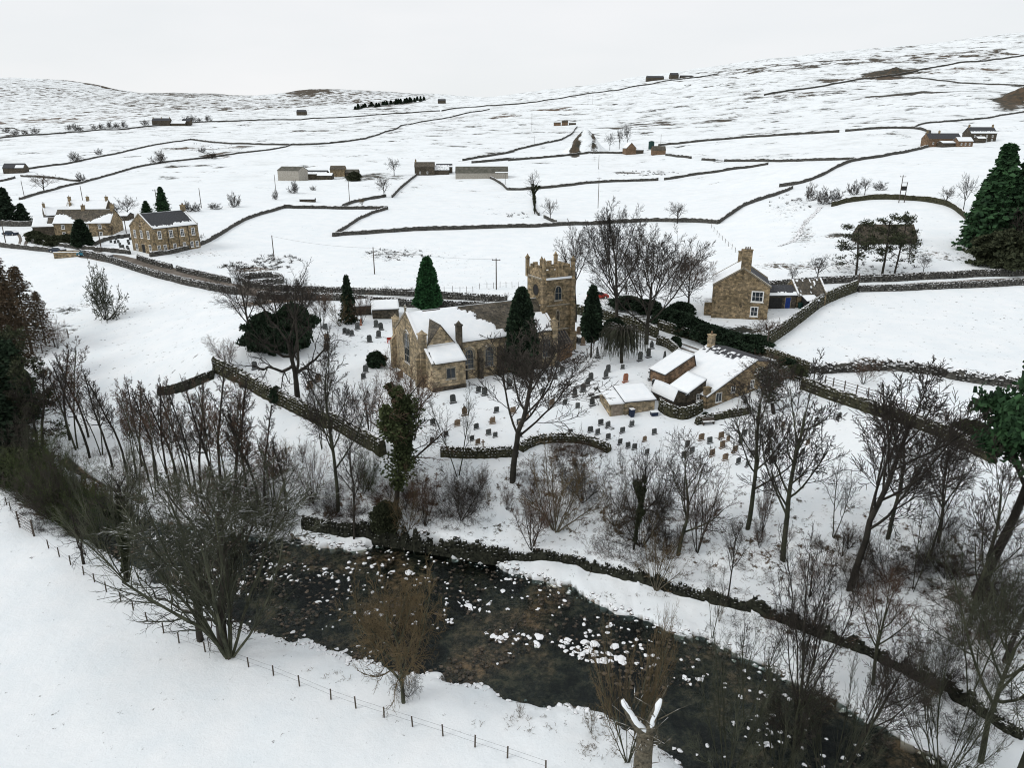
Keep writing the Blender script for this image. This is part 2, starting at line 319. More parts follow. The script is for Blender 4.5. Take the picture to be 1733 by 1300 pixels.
def water_mat():
    m, n, l, b = newmat('river_water')
    g = N(n, 'ShaderNodeNewGeometry')
    no = N(n, 'ShaderNodeTexNoise', Scale=1.4, Detail=5.0, Roughness=.65); l.new(g.outputs['Position'], no.inputs['Vector'])
    bu = N(n, 'ShaderNodeBump', Strength=1.0, Distance=.14); l.new(no.outputs['Fac'], bu.inputs['Height'])
    n2 = N(n, 'ShaderNodeTexNoise', Scale=.13, Detail=4.0, Roughness=.6); l.new(g.outputs['Position'], n2.inputs['Vector'])
    tr = N(n, 'ShaderNodeBsdfTransparent'); rr = ramp(n, [(.38, (.08, .11, .11)), (.50, (.50, .58, .55)), (.62, (.95, .90, .80))]); l.new(n2.outputs['Fac'], rr.inputs[0]); l.new(rr.outputs[0], tr.inputs['Color'])
    gl = N(n, 'ShaderNodeBsdfGlossy', Roughness=.12); gl.inputs['Color'].default_value = (.85, .95, .95, 1); l.new(bu.outputs[0], gl.inputs['Normal'])
    fz = N(n, 'ShaderNodeFresnel', IOR=1.33); l.new(bu.outputs[0], fz.inputs['Normal'])
    mxs = N(n, 'ShaderNodeMixShader'); l.new(fz.outputs[0], mxs.inputs[0]); l.new(tr.outputs[0], mxs.inputs[1]); l.new(gl.outputs[0], mxs.inputs[2])
    l.new(mxs.outputs[0], n['Material Output'].inputs['Surface'])
    return m

# ------------------------------------------------------------------ mesh helpers
def mesh_np(name, V, Q, mat=None, smooth=False):
    """V (n,3), Q (m,k) faces"""
    V = np.asarray(V, dtype=np.float32); Q = np.asarray(Q, dtype=np.int32)
    me = bpy.data.meshes.new(name); k = Q.shape[1]
    me.vertices.add(len(V)); me.vertices.foreach_set('co', V.ravel())
    me.loops.add(Q.size); me.loops.foreach_set('vertex_index', Q.ravel())
    me.polygons.add(len(Q)); me.polygons.foreach_set('loop_start', np.arange(0, Q.size, k, dtype=np.int32))
    try: me.polygons.foreach_set('loop_total', np.full(len(Q), k, dtype=np.int32))
    except Exception: pass
    if smooth: me.polygons.foreach_set('use_smooth', np.ones(len(Q), dtype=bool))
    me.update(calc_edges=True); me.validate()
    if mat: me.materials.append(mat)
    return me
def link(name, data, parent=None):
    o = bpy.data.objects.new(name, data); col.objects.link(o)
    if parent: o.parent = parent
    return o
def tag(o, label, cat, group=None, kind=None):
    o['label'] = label; o['category'] = cat
    if group: o['group'] = group
    o['kind'] = kind or 'thing'
    return o
def thing(name, label, cat, loc=(0, 0, 0), rz=0, group=None):
    o = link(name, None); o.location = loc; o.rotation_euler = (0, 0, rz); o.empty_display_size = .5
    return tag(o, label, cat, group)
class MB:
    def __init__(s, xf=None): s.v, s.f, s.xf = [], [], xf
    def add(s, vs, fs):
        b = len(s.v)
        for p in vs:
            p = Vector(p)
            s.v.append(s.xf @ p if s.xf else p)
        s.f += [tuple(b+i for i in f) for f in fs]
        return s
    def box(s, x0, x1, y0, y1, z0, z1):
        return s.add([(x0,y0,z0),(x1,y0,z0),(x1,y1,z0),(x0,y1,z0),(x0,y0,z1),(x1,y0,z1),(x1,y1,z1),(x0,y1,z1)],
                     [(3,2,1,0),(4,5,6,7),(0,1,5,4),(1,2,6,5),(2,3,7,6),(3,0,4,7)])
    def prism(s, poly, d):   # poly 3D points in a plane, extruded by vector d
        n = len(poly); d = Vector(d)
        vs = [Vector(p) for p in poly]+[Vector(p)+d for p in poly]
        return s.add(vs, [tuple(range(n))[::-1], tuple(range(n, 2*n))]+[(i, (i+1) % n, n+(i+1) % n, n+i) for i in range(n)])
    def tube(s, p, q, r0, r1, k=6):
        p, q = Vector(p), Vector(q); d = (q-p).normalized() if (q-p).length > 1e-9 else Vector((0, 0, 1))
        a = d.orthogonal().normalized(); b = d.cross(a)
        vs = [p+(a*math.cos(t)+b*math.sin(t))*r0 for t in [2*math.pi*i/k for i in range(k)]]+[q+(a*math.cos(t)+b*math.sin(t))*r1 for t in [2*math.pi*i/k for i in range(k)]]
        return s.add(vs, [(i, (i+1) % k, k+(i+1) % k, k+i) for i in range(k)]+[tuple(range(k))[::-1], tuple(range(k, 2*k))])
    def mesh(s, name, mat, smooth=False):
        me = bpy.data.meshes.new(name); me.from_pydata([tuple(v) for v in s.v], [], s.f); me.materials.append(mat)
        if smooth: me.polygons.foreach_set('use_smooth', [True]*len(me.polygons))
        me.update(); return me
    def build(s, name, mat, parent=None, smooth=False):
        return link(name, s.mesh(name, mat, smooth), parent)

# ------------------------------------------------------------------ ground sheet
PATCH = [(480,508,95,6,.85,1),(655,516,90,4,.8,.8),(420,456,50,6,.62,1),(470,440,40,8,.3,.4),(670,432,60,10,.42,0),(375,262,45,6,.5,.7),(350,248,80,7,.4,.8),(830,197,80,5,.55,1),(940,185,60,5,.5,1),
 (1095,293,60,5,.52,.4),(974,240,10,14,.75,.3),(1006,238,7,10,.5,.2),(1060,215,60,12,.5,.2),(1180,205,120,14,.42,.3),(1330,158,150,12,.42,.3),(1380,108,220,9,.5,.2),(1620,92,140,8,.5,.4),
 (1560,157,100,2.5,1,0),(1515,115,40,6,1,.1),(1720,158,26,12,1,.5),(1640,118,70,9,.45,1),(1480,133,80,5,.7,.6),(1420,398,20,6,.9,0),(1360,400,22,24,.42,.1),(1330,450,60,7,.55,.3),(1480,460,90,16,.4,.1),(1580,430,70,12,.45,.2),
 (1330,345,40,16,.35,0),(1240,558,55,6,.95,0),(1170,545,30,9,.8,.1),(1485,617,34,3.5,.95,.1),(120,523,45,5,.5,0),(105,560,35,12,.45,.2),(590,850,110,45,.42,1),(965,775,70,22,.55,1),(900,800,90,40,.34,.8),
 (720,830,90,50,.42,.8),(1080,880,140,70,.42,.7),(1280,930,160,80,.34,.6),(1500,950,200,90,.36,.4),(1650,1000,120,120,.42,.3),(1400,1080,180,50,.3,.7),(250,800,220,60,.26,.9),(450,800,80,60,.34,1),(30,740,80,90,.6,.4),(110,870,70,40,.5,.8),
 (620,575,60,20,.2,.3),(540,690,60,40,.25,1),(700,690,70,60,.25,1),(880,1235,120,20,.3,.2),(1050,1270,110,30,.45,.1),(330,430,60,8,.3,0),(1100,540,60,15,.55,0),(1260,600,50,10,.7,.6),(1330,700,90,60,.12,.5),(870,700,100,60,.10,.6),
 (700,220,160,16,.26,.2),(520,225,100,12,.3,.3),(480,300,60,14,.28,0),(640,310,80,16,.26,0),(1500,210,120,16,.3,.3),(1300,230,100,12,.16,0),(100,205,140,8,.42,.9),(1240,640,40,12,.4,.6),(600,300,60,9,.45,.2),(320,285,80,8,.3,.1),
 (1180,300,200,30,.08,0),(560,168,90,12,.5,.2),(520,155,40,5,.9,.2),(150,140,80,3,.75,.1),(60,170,160,14,.34,.3),(330,160,90,4,.6,.1),(650,175,70,6,.5,.1)]
def cover():
    R = np.exp(LG); X, Y = R*np.sin(TG), R*np.cos(TG)
    A = np.full(R.shape, .07); B = np.zeros(R.shape)
    A += np.clip((R-500)/3500, 0, .12) + fbm(X/300, Y/300, 3, 71)*.22*np.clip((R-300)/800, 0, 1)
    A += np.where(TG < -.1, np.clip((R-1300)/900, 0, 1)*.17, 0)
    B += np.clip((R-700)/2500, 0, .4)
    A += .14*np.clip(fbm(X/25, Y/25, 3, 77), 0, 1)*np.clip((R-110)/100, 0, 1)
    for px, py, rx, ry, s, br in PATCH:
        th, _ = ray(px, py); P = at(px, py); lr = math.log(math.hypot(P.x, P.y))
        P1, P2 = at(px, py-ry), at(px, py+ry)
        dr = max(.02, min(.9, abs(math.log(math.hypot(P1.x, P1.y))-math.log(math.hypot(P2.x, P2.y)))*.5)); dt = rx/F
        d = np.sqrt(((TG-th)/dt)**2+((LG-lr)/dr)**2)+fbm(TG*40, LG*40, 3, 5)*.5
        k = sstep(1.25-d); A = np.maximum(A, A*(1-k)+s*k); B = np.maximum(B, br*k)
    wob = fbm(X/3.0, Y/3.0, 3, 11)*1.3+fbm(X/.9, Y/.9, 2, 12)*.5
    jn, jf = NE(X)+wob, FE(X)+wob*1.1
    A = np.where(Y < NE(X)-3, .0, A)
    rim = np.exp(-np.abs(Y-jn-.1)/.45)+np.exp(-np.abs(Y-jf)/.5); A += .35*rim
    G = sstep((Y-jn-.05)/.4)*sstep((jf-Y-.05)/.4)
    G = np.where((HG < -1.93) & (Y > NE(X)-4) & (Y < FE(X)+4), 1, G)
    wl = WL(X); bt = BT(X); on = (Y > wl-.5) & (Y < bt+1)
    A = np.where(on, np.maximum(A, .22), A); B = np.where(on, np.maximum(B, .45), B)
    return np.stack([np.clip(A, 0, 1), np.clip(G, 0, 1), np.clip(B, 0, 1), np.ones(A.shape)], -1)
def build_ground():
    cov = cover()
    R = np.exp(LG); V = np.stack([R*np.sin(TG), R*np.cos(TG), HG], -1).reshape(-1, 3)
    idx = np.arange(NT*NR).reshape(NT, NR)
    Q = np.stack([idx[:-1, :-1], idx[1:, :-1], idx[1:, 1:], idx[:-1, 1:]], -1).reshape(-1, 4)[:, ::-1]
    # the rest of the circle, coarse, joined to both edges of the dense sector, and a cap under the camera
    th2 = np.concatenate([[THS[-1]], np.linspace(THS[-1], 2*math.pi+THS[0], 40)[1:-1], [2*math.pi+THS[0]]])
    jr = np.arange(0, NR, 8)
    k = (np.minimum(np.arange(len(th2)), np.arange(len(th2))[::-1])/8.0).clip(0, 1)
    HA, HB = HG[-1][jr], HG[0][jr]; w = np.linspace(0, 1, len(th2))
    base = HA[None]*(1-w[:, None])+HB[None]*w[:, None]; h2 = base*(1-.3*k[:, None])
    r2 = np.exp(LRS[jr])
    V2 = np.stack([r2[None]*np.sin(th2)[:, None], r2[None]*np.cos(th2)[:, None], h2], -1).reshape(-1, 3)
    i2 = np.arange(len(th2)*len(jr)).reshape(len(th2), len(jr))+len(V)
    Q2 = np.stack([i2[:-1, :-1], i2[1:, :-1], i2[1:, 1:], i2[:-1, 1:]], -1).reshape(-1, 4)[:, ::-1]
    c = len(V)+len(V2)
    ring = list(idx[:, 0])+list(i2[1:, 0])
    Q3 = np.array([(ring[a], ring[a], c, ring[a+1]) for a in range(len(ring)-1)])
    Vall = np.concatenate([V, V2, [[0, 0, 0]]]); Qa = np.concatenate([Q, Q2])
    me = mesh_np('snowy_ground', Vall, Qa, terrain_mat(), True)
    ca = me.color_attributes.new('cover', 'FLOAT_COLOR', 'POINT')
    C = np.concatenate([cov.reshape(-1, 4), np.tile([.1, 0, .2, 1], (len(V2)+1, 1))]).astype(np.float32)
    ca.data.foreach_set('color', C.ravel())
    o = link('ground', me); o['kind'] = 'structure'; o['label'] = 'snow covered valley floor, banks and moorland'
    cap = MB(); cap.add([(math.sin(a)*17.5, math.cos(a)*17.5, hz(0, 18)-.3) for a in [i*math.pi/16 for i in range(32)]], [tuple(range(32))[::-1]])
    cap.build('ground_near', M['snow'])['kind'] = 'structure'
build_ground()
def build_water():
    xs = np.linspace(-170, 70, 240); V, Q = [], []
    for x in xs: V += [(x, float(NE(x))-1.2, -2.0), (x, float(FE(x))+1.2, -2.0)]
    for i in range(len(xs)-1): Q.append((2*i, 2*i+2, 2*i+3, 2*i+1))
    o = link('river', mesh_np('river', V, Q, water_mat())); o['kind'] = 'structure'; o['label'] = 'dark shallow river running through the snow'
build_water()

# ------------------------------------------------------------------ strips on the ground: roads
def resample(pts, step):
    out = [pts[0]]
    for a, b in zip(pts, pts[1:]):
        L = (Vector(b)-Vector(a)).length; n = max(1, int(L/step))
        for i in range(1, n+1): out.append(tuple(Vector(a).lerp(Vector(b), i/n)))
    return out
def smooth(pts, it=2):
    for _ in range(it):
        q = [pts[0]]
        for a, b in zip(pts, pts[1:]):
            a, b = Vector(a), Vector(b); q += [tuple(a*.75+b*.25), tuple(a*.25+b*.75)]
        pts = q+[pts[-1]]
    return pts
def ground_line(pix, step, sm=True):
    P = [at(*p) for p in pix]; P = [(p.x, p.y) for p in P]
    if sm and len(P) > 2: P = smooth(P, 2)
    return resample(P, step)
def strip(name, label, pix, width, mat, dz=.05, jit=.25, step=2, off=0):
    L = ground_line(pix, step); V, Q = [], []; rnd = random.Random(len(pix)*7+int(pix[0][0])); n = 6
    for i, p in enumerate(L):
        a, b = Vector(L[max(0, i-1)]), Vector(L[min(len(L)-1, i+1)]); t = (b-a).normalized(); nn = Vector((-t.y, t.x))
        w = width*.5
        for j in range(n+1):
            q = Vector(p)+nn*(off+w*(2*j/n-1)+(rnd.uniform(-jit, jit) if j in (0, n) else 0))
            V.append((q.x, q.y, hz(q.x, q.y)+dz))
    for i in range(len(L)-1):
        for j in range(n):
            a = i*(n+1)+j; Q.append((a, a+1, a+n+2, a+n+1))
    o = link(name, mesh_np(name, V, Q, mat, True)); o['kind'] = 'structure'; o['label'] = label
    return o
z8 = Zm(0, 330); z1 = Zm(0, 120); z2 = Zm(430, 120); z3 = Zm(860, 120); z4 = Zm(1293, 50); z5 = Zm(640, 410); z6 = Zm(1000, 560)
z7 = Zm(1100, 380, 4.3325); z1b = Zm(340, 420); q2 = Zm(0, 600, 3.3327); q3 = Zm(400, 650, 3.3327); q4 = Zm(860, 650, 3.3327); q5 = Zm(1213, 600, 3.3327)
q6 = Zm(0, 910, 3.3327); q7 = Zm(500, 910, 3.3327); q8 = Zm(950, 910, 2.2133)
strip('road', 'wet brown road between stone walls', z8([(560,392),(700,415),(840,440),(1000,480),(1150,520),(1330,570),(1580,632)])+[(440,496),(520,502),(580,505)], 5.2, M['road'], .07)
strip('road', 'snowy road with a bare wheel track', [(640,505),(720,506),(800,510),(850,514)], .7, M['road'], .06, .1, off=1)
strip('road', 'bare wheel track on the lane', [(1010,545),(1060,560),(1110,573),(1160,588),(1195,600)], .55, M['road'], .06, .08, off=.9)
strip('road', 'second bare wheel track on the lane', [(1010,545),(1060,560),(1110,573),(1160,588),(1195,600)], .5, M['road'], .06, .08, off=-.9)
strip('road', 'snowy road at the right with bare tarmac showing', [(1452,488),(1530,486),(1620,480),(1733,474)], 1.6, M['road'], .06, .3, off=.5)
strip('path', 'wheel track curving up to the farmhouses', z8([(125,340),(140,300),(120,260)]), .8, M['road'], .05, .1)
strip('path', 'wheel track beside the farm garden', z8([(165,340),(185,295),(165,255)]), .8, M['road'], .05, .1)

strip('stream', 'thin dark stream cutting down through the snowy slope', [(1388,350),(1380,362),(1362,376),(1357,388),(1350,402),(1338,411),(1318,417)], 1.3, M['darkwall'], .06, .5)

# ------------------------------------------------------------------ dry stone walls
def wall(label, pix, h=1.15, w=.5, mat='drywall', step=None, name='stone_wall', group='dry stone walls across the fields', sm=True, rough=1.0, slab=False):
    P0 = at(*pix[len(pix)//2]); D = max(60, P0.length)
    step = step or max(.35, D*.0035)
    L = ground_line(pix, step, sm); rnd = random.Random(int(pix[0][0]*13+pix[0][1]*7)); V, Q = [], []
    jx, jz = .09*rough, .16*rough
    for i, p in enumerate(L):
        a, b = Vector(L[max(0, i-1)]), Vector(L[min(len(L)-1, i+1)]); t = (b-a).normalized(); nn = Vector((-t.y, t.x)); pp = Vector(p)
        z = hz(*p); zl, zr = hz(*(pp+nn*w*.6)), hz(*(pp-nn*w*.6)); zb = min(z, zl, zr)-.4; top = z+h*(1+rnd.uniform(-jz, jz*.7))
        if rough > 1.5 and rnd.random() < .12: top -= h*.35
        for off, zz in ((-.6, zb), (-.56, z+h*.45), (-.40, top-.14), (-.14, top), (.16, top+rnd.uniform(-.06, .06)), (.40, top-.14), (.56, z+h*.45), (.6, zb)):
            q = pp+nn*(off*w+rnd.uniform(-jx, jx)*(.5 if abs(off) < .2 else 1)); V.append((q.x, q.y, zz+rnd.uniform(-.05, .05)))
    for i in range(len(L)-1):
        for j in range(7):
            a = i*8+j; Q.append((a, a+8, a+9, a+1))
    n = len(L); caps = [(0, 1, 6, 7), (1, 2, 5, 6), (2, 3, 4, 5)]
    for c in caps: Q.append(c); Q.append(tuple((n-1)*8+k for k in c)[::-1])
    if D < 205:        # individual face and cope stones
        sl = max(.34, D*.0030); LL = resample(L, sl); nc = 3 if h > .9 else 2
        if h > 1.7: nc = 4
        for i in range(len(LL)-1):
            p, q = Vector(LL[i]), Vector(LL[i+1]); t = (q-p); ln = t.length
            if ln < .05: continue
            t /= ln; nn = Vector((-t.y, t.x)); mid = (p+q)/2; z = hz(*mid); cells = [(sd*w*.53, z+h*(c+.5)/(nc+.4), .065, h/nc*.5) for c in range(nc) for sd in (-1, 1)]+[(0, z+h+.06, w*.45, .17)]
            for off, zc, dp, hh in cells:
                if rough > 1.5: zc += rnd.uniform(-.25, .2); off += rnd.uniform(-.25, .25); dp = max(dp, .2)
                cz = Vector((*(mid+nn*(off+rnd.uniform(-.03, .03))+t*rnd.uniform(-.1, .1)), zc+rnd.uniform(-.04, .04))); a_ = rnd.uniform(-.35, .35); ca, sa = math.cos(a_), math.sin(a_); tt = t*ca+nn*sa; n2 = nn*ca-t*sa
                l2, d2, h2 = ln*.5*rnd.uniform(.6, 1.05), dp*rnd.uniform(.7, 1.3), hh*rnd.uniform(.6, 1.05); b0 = len(V)
                for (ux, uy, uz) in ((-1,-1,-1),(1,-1,-1),(1,1,-1),(-1,1,-1),(-1,-1,1),(1,-1,1),(1,1,1),(-1,1,1)):
                    k_ = rnd.uniform(.7, 1.05)*(.8 if uz > 0 else 1); e = tt*(ux*l2*k_)+n2*(uy*d2*k_); V.append((cz.x+e.x, cz.y+e.y, cz.z+uz*h2*k_))
                Q += [(b0+3,b0+2,b0+1,b0),(b0+4,b0+5,b0+6,b0+7),(b0,b0+1,b0+5,b0+4),(b0+1,b0+2,b0+6,b0+5),(b0+2,b0+3,b0+7,b0+6),(b0+3,b0,b0+4,b0+7)]
    o = link(name, mesh_np(name, V, Q, M[mat])); tag(o, label, 'stone wall', group)
    return o
T = z1([(0,450),(200,430),(560,405),(900,380),(1220,352),(1400,340),(1733,330)])
wall('long thin road wall below the far left farmhouse, running into the distance', T+z2([(600,310),(1240,268)]), 1.6)
wall('wall climbing the right hillside near the skyline below the far barns', z2([(1250,268),(1450,240),(1733,228)])+z3([(300,188),(540,155),(1000,75),(1400,20)]), 1.8)
wall('hillside wall that climbs from the small left barn to a corner by rough heath', z1([(130,665),(300,640),(560,600),(850,535),(1270,460)]))
wall('wall from the heath corner curving up to the distant wall junction', z1([(1270,460),(1480,485),(1733,495)])+z2([(580,490),(830,430),(1010,360),(1150,335),(1400,290),(1570,258)]), 1.5)
wall('wall crossing the left fields below the heath', z1([(130,860),(300,810),(560,745),(850,660),(1050,615),(1300,590),(1500,565),(1733,535)])+z2([(160,520),(260,490)]))
wall('wall rising from the chapel toward the long field corner', z1([(1000,1240),(1180,1215),(1350,1165),(1480,1090),(1600,1010),(1733,960)])+z2([(100,945),(200,915)]))
wall('straight wall along the top of the field above the chapel', z2([(200,915),(580,922),(890,922)]), 1.3, sm=False)
wall('diagonal wall joining two parallel field walls', z2([(890,922),(760,960),(640,1030),(525,1105)]))
wall('long wall across the middle field from its sharp left corner', z2([(525,1105),(800,1082),(1250,1060),(1733,1045)])+z3([(600,1020),(1000,1000),(1250,1008),(1400,1020)]), 1.35)
wall('wall bending up the slope right of the middle field', z3([(1400,1020),(1500,950),(1600,890),(1733,845)])+z4([(190,1060)]), 1.4)
wall('wall running up to the red-gabled farm on the right', z4([(100,1050),(250,1030),(400,970),(530,900),(640,870),(800,850),(980,815),(1100,780)]), 1.5)
wall('level wall meeting the right farm wall at a junction', z4([(0,880),(300,877),(640,872)]), 1.4)
wall('wall running left from the small brown cottage in mid hillside', z3([(0,600),(350,570),(560,540),(780,550)]), 1.5)
wall('wall below the rushy strip of the upper field', z3([(0,795),(120,795),(200,785),(600,745),(1000,730)]), 1.35)
wall('wall right of the gateway, rising gently to the right', z3([(1040,728),(1300,685),(1733,625)]), 1.4)
wall('short wall leading right from the small outhouse', z3([(1050,565),(1220,585)]), 1.5)
wall('isolated short wall piece right of the outhouse', z3([(1290,595),(1380,602)]), 1.4)
wall('wall piece continuing right beyond the isolated piece', z3([(1440,605),(1733,602)]), 1.5)
wall('long upper wall right of the green tank', z3([(1000,500),(1400,460),(1733,437)])+z4([(250,697),(500,685)]), 1.6)
wall('upper wall from the gateway up to the right farm', z4([(540,680),(1000,655),(1110,690)]), 1.6)
wall('thin wall running behind the right farm', z4([(1000,655),(1070,625),(1400,605),(1733,550)]), 1.3)
wall('wall climbing to the spoil heap on the left', z3([(0,545),(250,485),(410,440),(460,375)]), 1.6)
wall('short wall under the ivy-clad field tree', z3([(165,850),(175,920),(205,965)]), 1.2)
wall('short wall under the small bushy field tree', z3([(240,980),(320,1015)]), 1.2)
wall('wall dropping diagonally from the middle farm', z2([(1080,700),(1000,760),(920,845)]), 1.4)
wall('curved wall beside the leafless tree left of the middle farm', z2([(880,840),(740,862),(640,885),(590,910)]), 1.3)
wall('double wall line above the middle farm, upper one', z2([(1390,600),(1550,573)])+z2([(1600,565),(1733,540)]), 1.6)
wall('double wall line above the middle farm, lower one', z2([(1450,615),(1600,603),(1733,592)]), 1.6)
wall('short wall dropping from the long barn', z2([(1560,710),(1640,750),(1690,795)]), 1.4)
wall('mossy wall curving round the mound below the spruces', z4([(450,1180),(600,1145),(750,1130),(900,1135),(1080,1145),(1230,1175),(1310,1230),(1345,1262)]), 1.6, mat='mosswall')
wall('long dark wall line high on the right moor', z4([(0,440),(400,380),(640,330),(850,310),(1100,260),(1400,215),(1733,175)]), 2.2)
wall('thin moor wall dropping to the right below the dark wall line', z4([(850,315),(1200,350),(1733,375)]), 1.6)
wall('short wall below the small left barn', z1([(140,705),(350,715),(540,738)]), 1.2)
wall('wall stub at the left edge below the small barn', z1([(0,740),(100,715)]), 1.2)
wall('curved wall at the far left edge', z1([(0,380),(130,395),(210,430)]), 1.6)
wall('roadside wall on the left side of the brown road, nearest the big snowfield', z8([(0,345),(200,365),(360,385)]), 1.3, group='road walls')
wall('tumbled dark wall along the lower side of the brown road', z8([(540,405),(700,440),(860,490),(1100,560),(1400,635),(1585,665)]), 1.5, group='road walls')
wall('short roadside wall in front of the chapel', z8([(920,430),(1000,460),(1150,495)]), 1.2, group='road walls')
wall('roadside wall on the upper side of the brown road', z8([(1180,505),(1350,545),(1530,585)])+z1b([(0,190),(200,235)]), 1.2, group='road walls')
wall('road wall running past the sheepfold to the spruce', z1b([(330,262),(520,285),(700,295),(950,305)]), 1.3, group='road walls')
wall('upper road wall behind the bright green cypress', z1b([(960,308),(1440,320)])+z5([(30,350),(430,375),(860,400)]), 1.3, group='road walls')
wall('lower road wall behind the church roof', z1b([(380,335),(640,345),(940,348)])+[(640,517),(760,522),(850,526)], 1.4, group='road walls')
wall('small oval sheepfold wall beside the road', z1b([(335,262),(270,232),(320,205),(480,196),(548,215),(545,240),(420,250),(335,262)]), 1.3, name='sheepfold')
wall('low wall behind the garden of the left farmhouses', z8([(0,205),(120,210),(260,205)]), 1.8, group='road walls')
wall('garden wall in front of the left farmhouses', z8([(215,320),(400,345),(560,368),(700,380),(870,395)]), 1.2, group='road walls')
wall('wall between the dark cypress and the little burial plot', z8([(620,345),(700,305),(780,290),(870,280)]), 1.1)
wall('snow-topped mossy wall along the left edge of the churchyard', z1b([(95,805),(180,850),(300,905),(460,1005),(580,1060),(700,1115),(850,1195)])+q3([(560,235),(700,325),(830,405)]), 1.9, .8, 'mosswall', group='churchyard walls')
wall('straight retaining wall at the foot of the churchyard', q3([(1155,402),(1400,412),(1590,405)]), 1.1, .6, 'mosswall', group='churchyard walls', sm=False)
wall('curved overgrown churchyard wall above the bramble bank', q4([(70,380),(130,345),(200,325),(350,318),(480,340),(570,385)]), 1.0, .7, 'mosswall', group='churchyard walls')
WLm = wall('tall dark retaining wall beside the river, left end', [(513,892),(560,903),(640,917),(700,927),(760,935),(820,944),(860,948)], 1.35, .5, 'darkwall', group='river walls')
wall('long low river wall under the shrubs, running down to the right corner', [(860,948),(905,941),(950,944),(1025,966),(1100,987),(1153,1001),(1220,1020),(1266,1031),(1310,1046),(1357,1060),(1410,1080),(1461,1101),(1537,1138),(1590,1168),(1628,1188),(1680,1218),(1733,1248)], .7, .42, 'darkwall', group='river walls')
wall('lane wall beside the rail fence, sloping down to the pine', q5([(480,192),(700,275),(950,355),(1200,435),(1350,505),(1560,610)]), 1.5, .7, 'mosswall', group='lane walls')
wall('tumbled dark boulder wall below the smooth right field', q5([(520,100),(610,103),(800,90),(1000,80),(1200,105),(1400,145),(1733,195)]), 1.2, 1.0, rough=2.2, group='lane walls')
wall('tall garden wall running diagonally up to the right road', z7([(818,915),(1000,795),(1120,700),(1230,610),(1340,555),(1510,490)]), 2.2, .5, 'mosswall', group='garden walls')
wall('wall along the upper side of the right road', z7([(870,470),(1100,445),(1300,432),(1500,425)])+[(1600,472),(1733,466)], 1.4, group='road walls')
wall('wall along the lower side of the right road', [(1452,494),(1520,492),(1620,488),(1733,482)], 1.2, group='road walls')
wall('lane wall under the laurel hedge', z7([(60,765),(250,828),(450,888),(560,930)]), 1.6, .5, 'mosswall', group='lane walls')
wall('lane wall behind the slim cypress', z5([(1290,470),(1440,500),(1600,540),(1733,575)])+[(1112,572)], 1.7, .5, 'mosswall', group='lane walls')
wall('curved ivy-covered wall at the right of the churchyard', z6([(440,90),(500,105),(550,140),(590,185),(608,240),(600,290)]), 1.4, .5, 'mosswall', group='churchyard walls')
wall('dark broken hedge wall at the near corner of the big left snowfield', q2([(900,218),(1000,200),(1100,172),(1210,122)]), .8, .7, 'darkwall')
wall('small garden wall in front of the long cottage', z6([(700,625),(830,590),(1060,550)]), .9, .35, 'mosswall', group='garden walls')
wall('low yard wall curving round the cottage yard', z6([(455,525),(500,560),(600,590),(660,580),(735,535)]), 1.5, .4, 'mosswall', group='garden walls')
wall('low terrace wall of the cottage, cutting toward the lane', z7([(790,945),(880,970),(960,1000),(1100,1050),(1180,1085)]), 1.3, .5, 'mosswall', group='lane walls')

# ------------------------------------------------------------------ fences and poles
def fence(label, pix, h=1.15, rails=(), rw=.012, post=.06, step=None, group='fences', name='wire_fence', lean=0):
    if step: L = ground_line(pix, step)
    else: L = [(p.x, p.y) for p in (at(*q) for q in pix)]
    rnd = random.Random(len(L)); p0 = L[len(L)//2]; z0 = hz(*p0)
    t = thing(name, label, 'fence', (p0[0], p0[1], z0), 0, group); tops = []
    for p in L:
        z = hz(*p)-z0; lx, ly = rnd.uniform(-.06, .06), rnd.uniform(-.06, .06); hh = h*rnd.uniform(.93, 1.05)
        x, y = p[0]-p0[0], p[1]-p0[1]
        MB().tube((x, y, z-.3), (x+lx, y+ly, z+hh), post, post*.9, 5).build('post', M['wood'], t); tops.append(Vector((x, y, z)))
    if rails:
        for rz in rails:
            m = MB()
            for a, b in zip(tops, tops[1:]):
                if rw > .03: m.tube(a+Vector((0, 0, rz)), b+Vector((0, 0, rz)), rw, rw, 4)
                else: m.tube(a+Vector((0, 0, rz)), b+Vector((0, 0, rz)), rw, rw, 3)
            m.build('rail' if rw > .03 else 'wire', M['wood'] if rw > .03 else M['black'], t)
    return t
NF = q2([(38,850),(62,878)])+q2([(275,1095),(335,1143),(398,1188),(472,1245),(533,1285)])+q6([(600,308),(682,360),(752,412),(832,472),(924,540),(1010,597),(1158,647),(1290,690),(1403,730),(1543,780),(1690,840)])+q7([(200,914),(342,965),(500,1016),(662,1067),(833,1122),(1012,1184),(1195,1245),(1412,1320)])
fence('line of dark posts and thin wire along the near river bank', NF, 1.1, (.45, .9), .008, .065)
fence('post and rail fence on the field side of the lane', q5([(610,170),(655,182),(720,200),(785,220),(853,242),(922,262),(995,284),(1068,306),(1143,330),(1220,352),(1300,378)]), 1.3, (.35, .7, 1.1), .045, .09, name='rail_fence')
fence('lower rail fence above the lane wall', q5([(430,150),(520,185),(610,220),(700,243),(790,270),(880,300),(970,330),(1060,355),(1150,385),(1240,415)]), 1.0, (.4, .85), .04, .07, name='rail_fence')
fence('row of thin posts behind the road below the open field', z5([(30,335),(90,336),(160,338),(225,340),(440,335),(495,333),(545,333),(590,333),(632,332),(675,312),(725,305),(770,308),(812,302),(853,300),(893,303),(935,303)]), 1.3, (.9,), .01, .05)
fence('small fence posts along the road by the spruce', z1b([(830,290),(875,290),(1020,290),(1075,292),(1125,294),(1165,297),(1300,303),(1355,304),(1408,304)]), 1.2, (.9,), .01, .05)
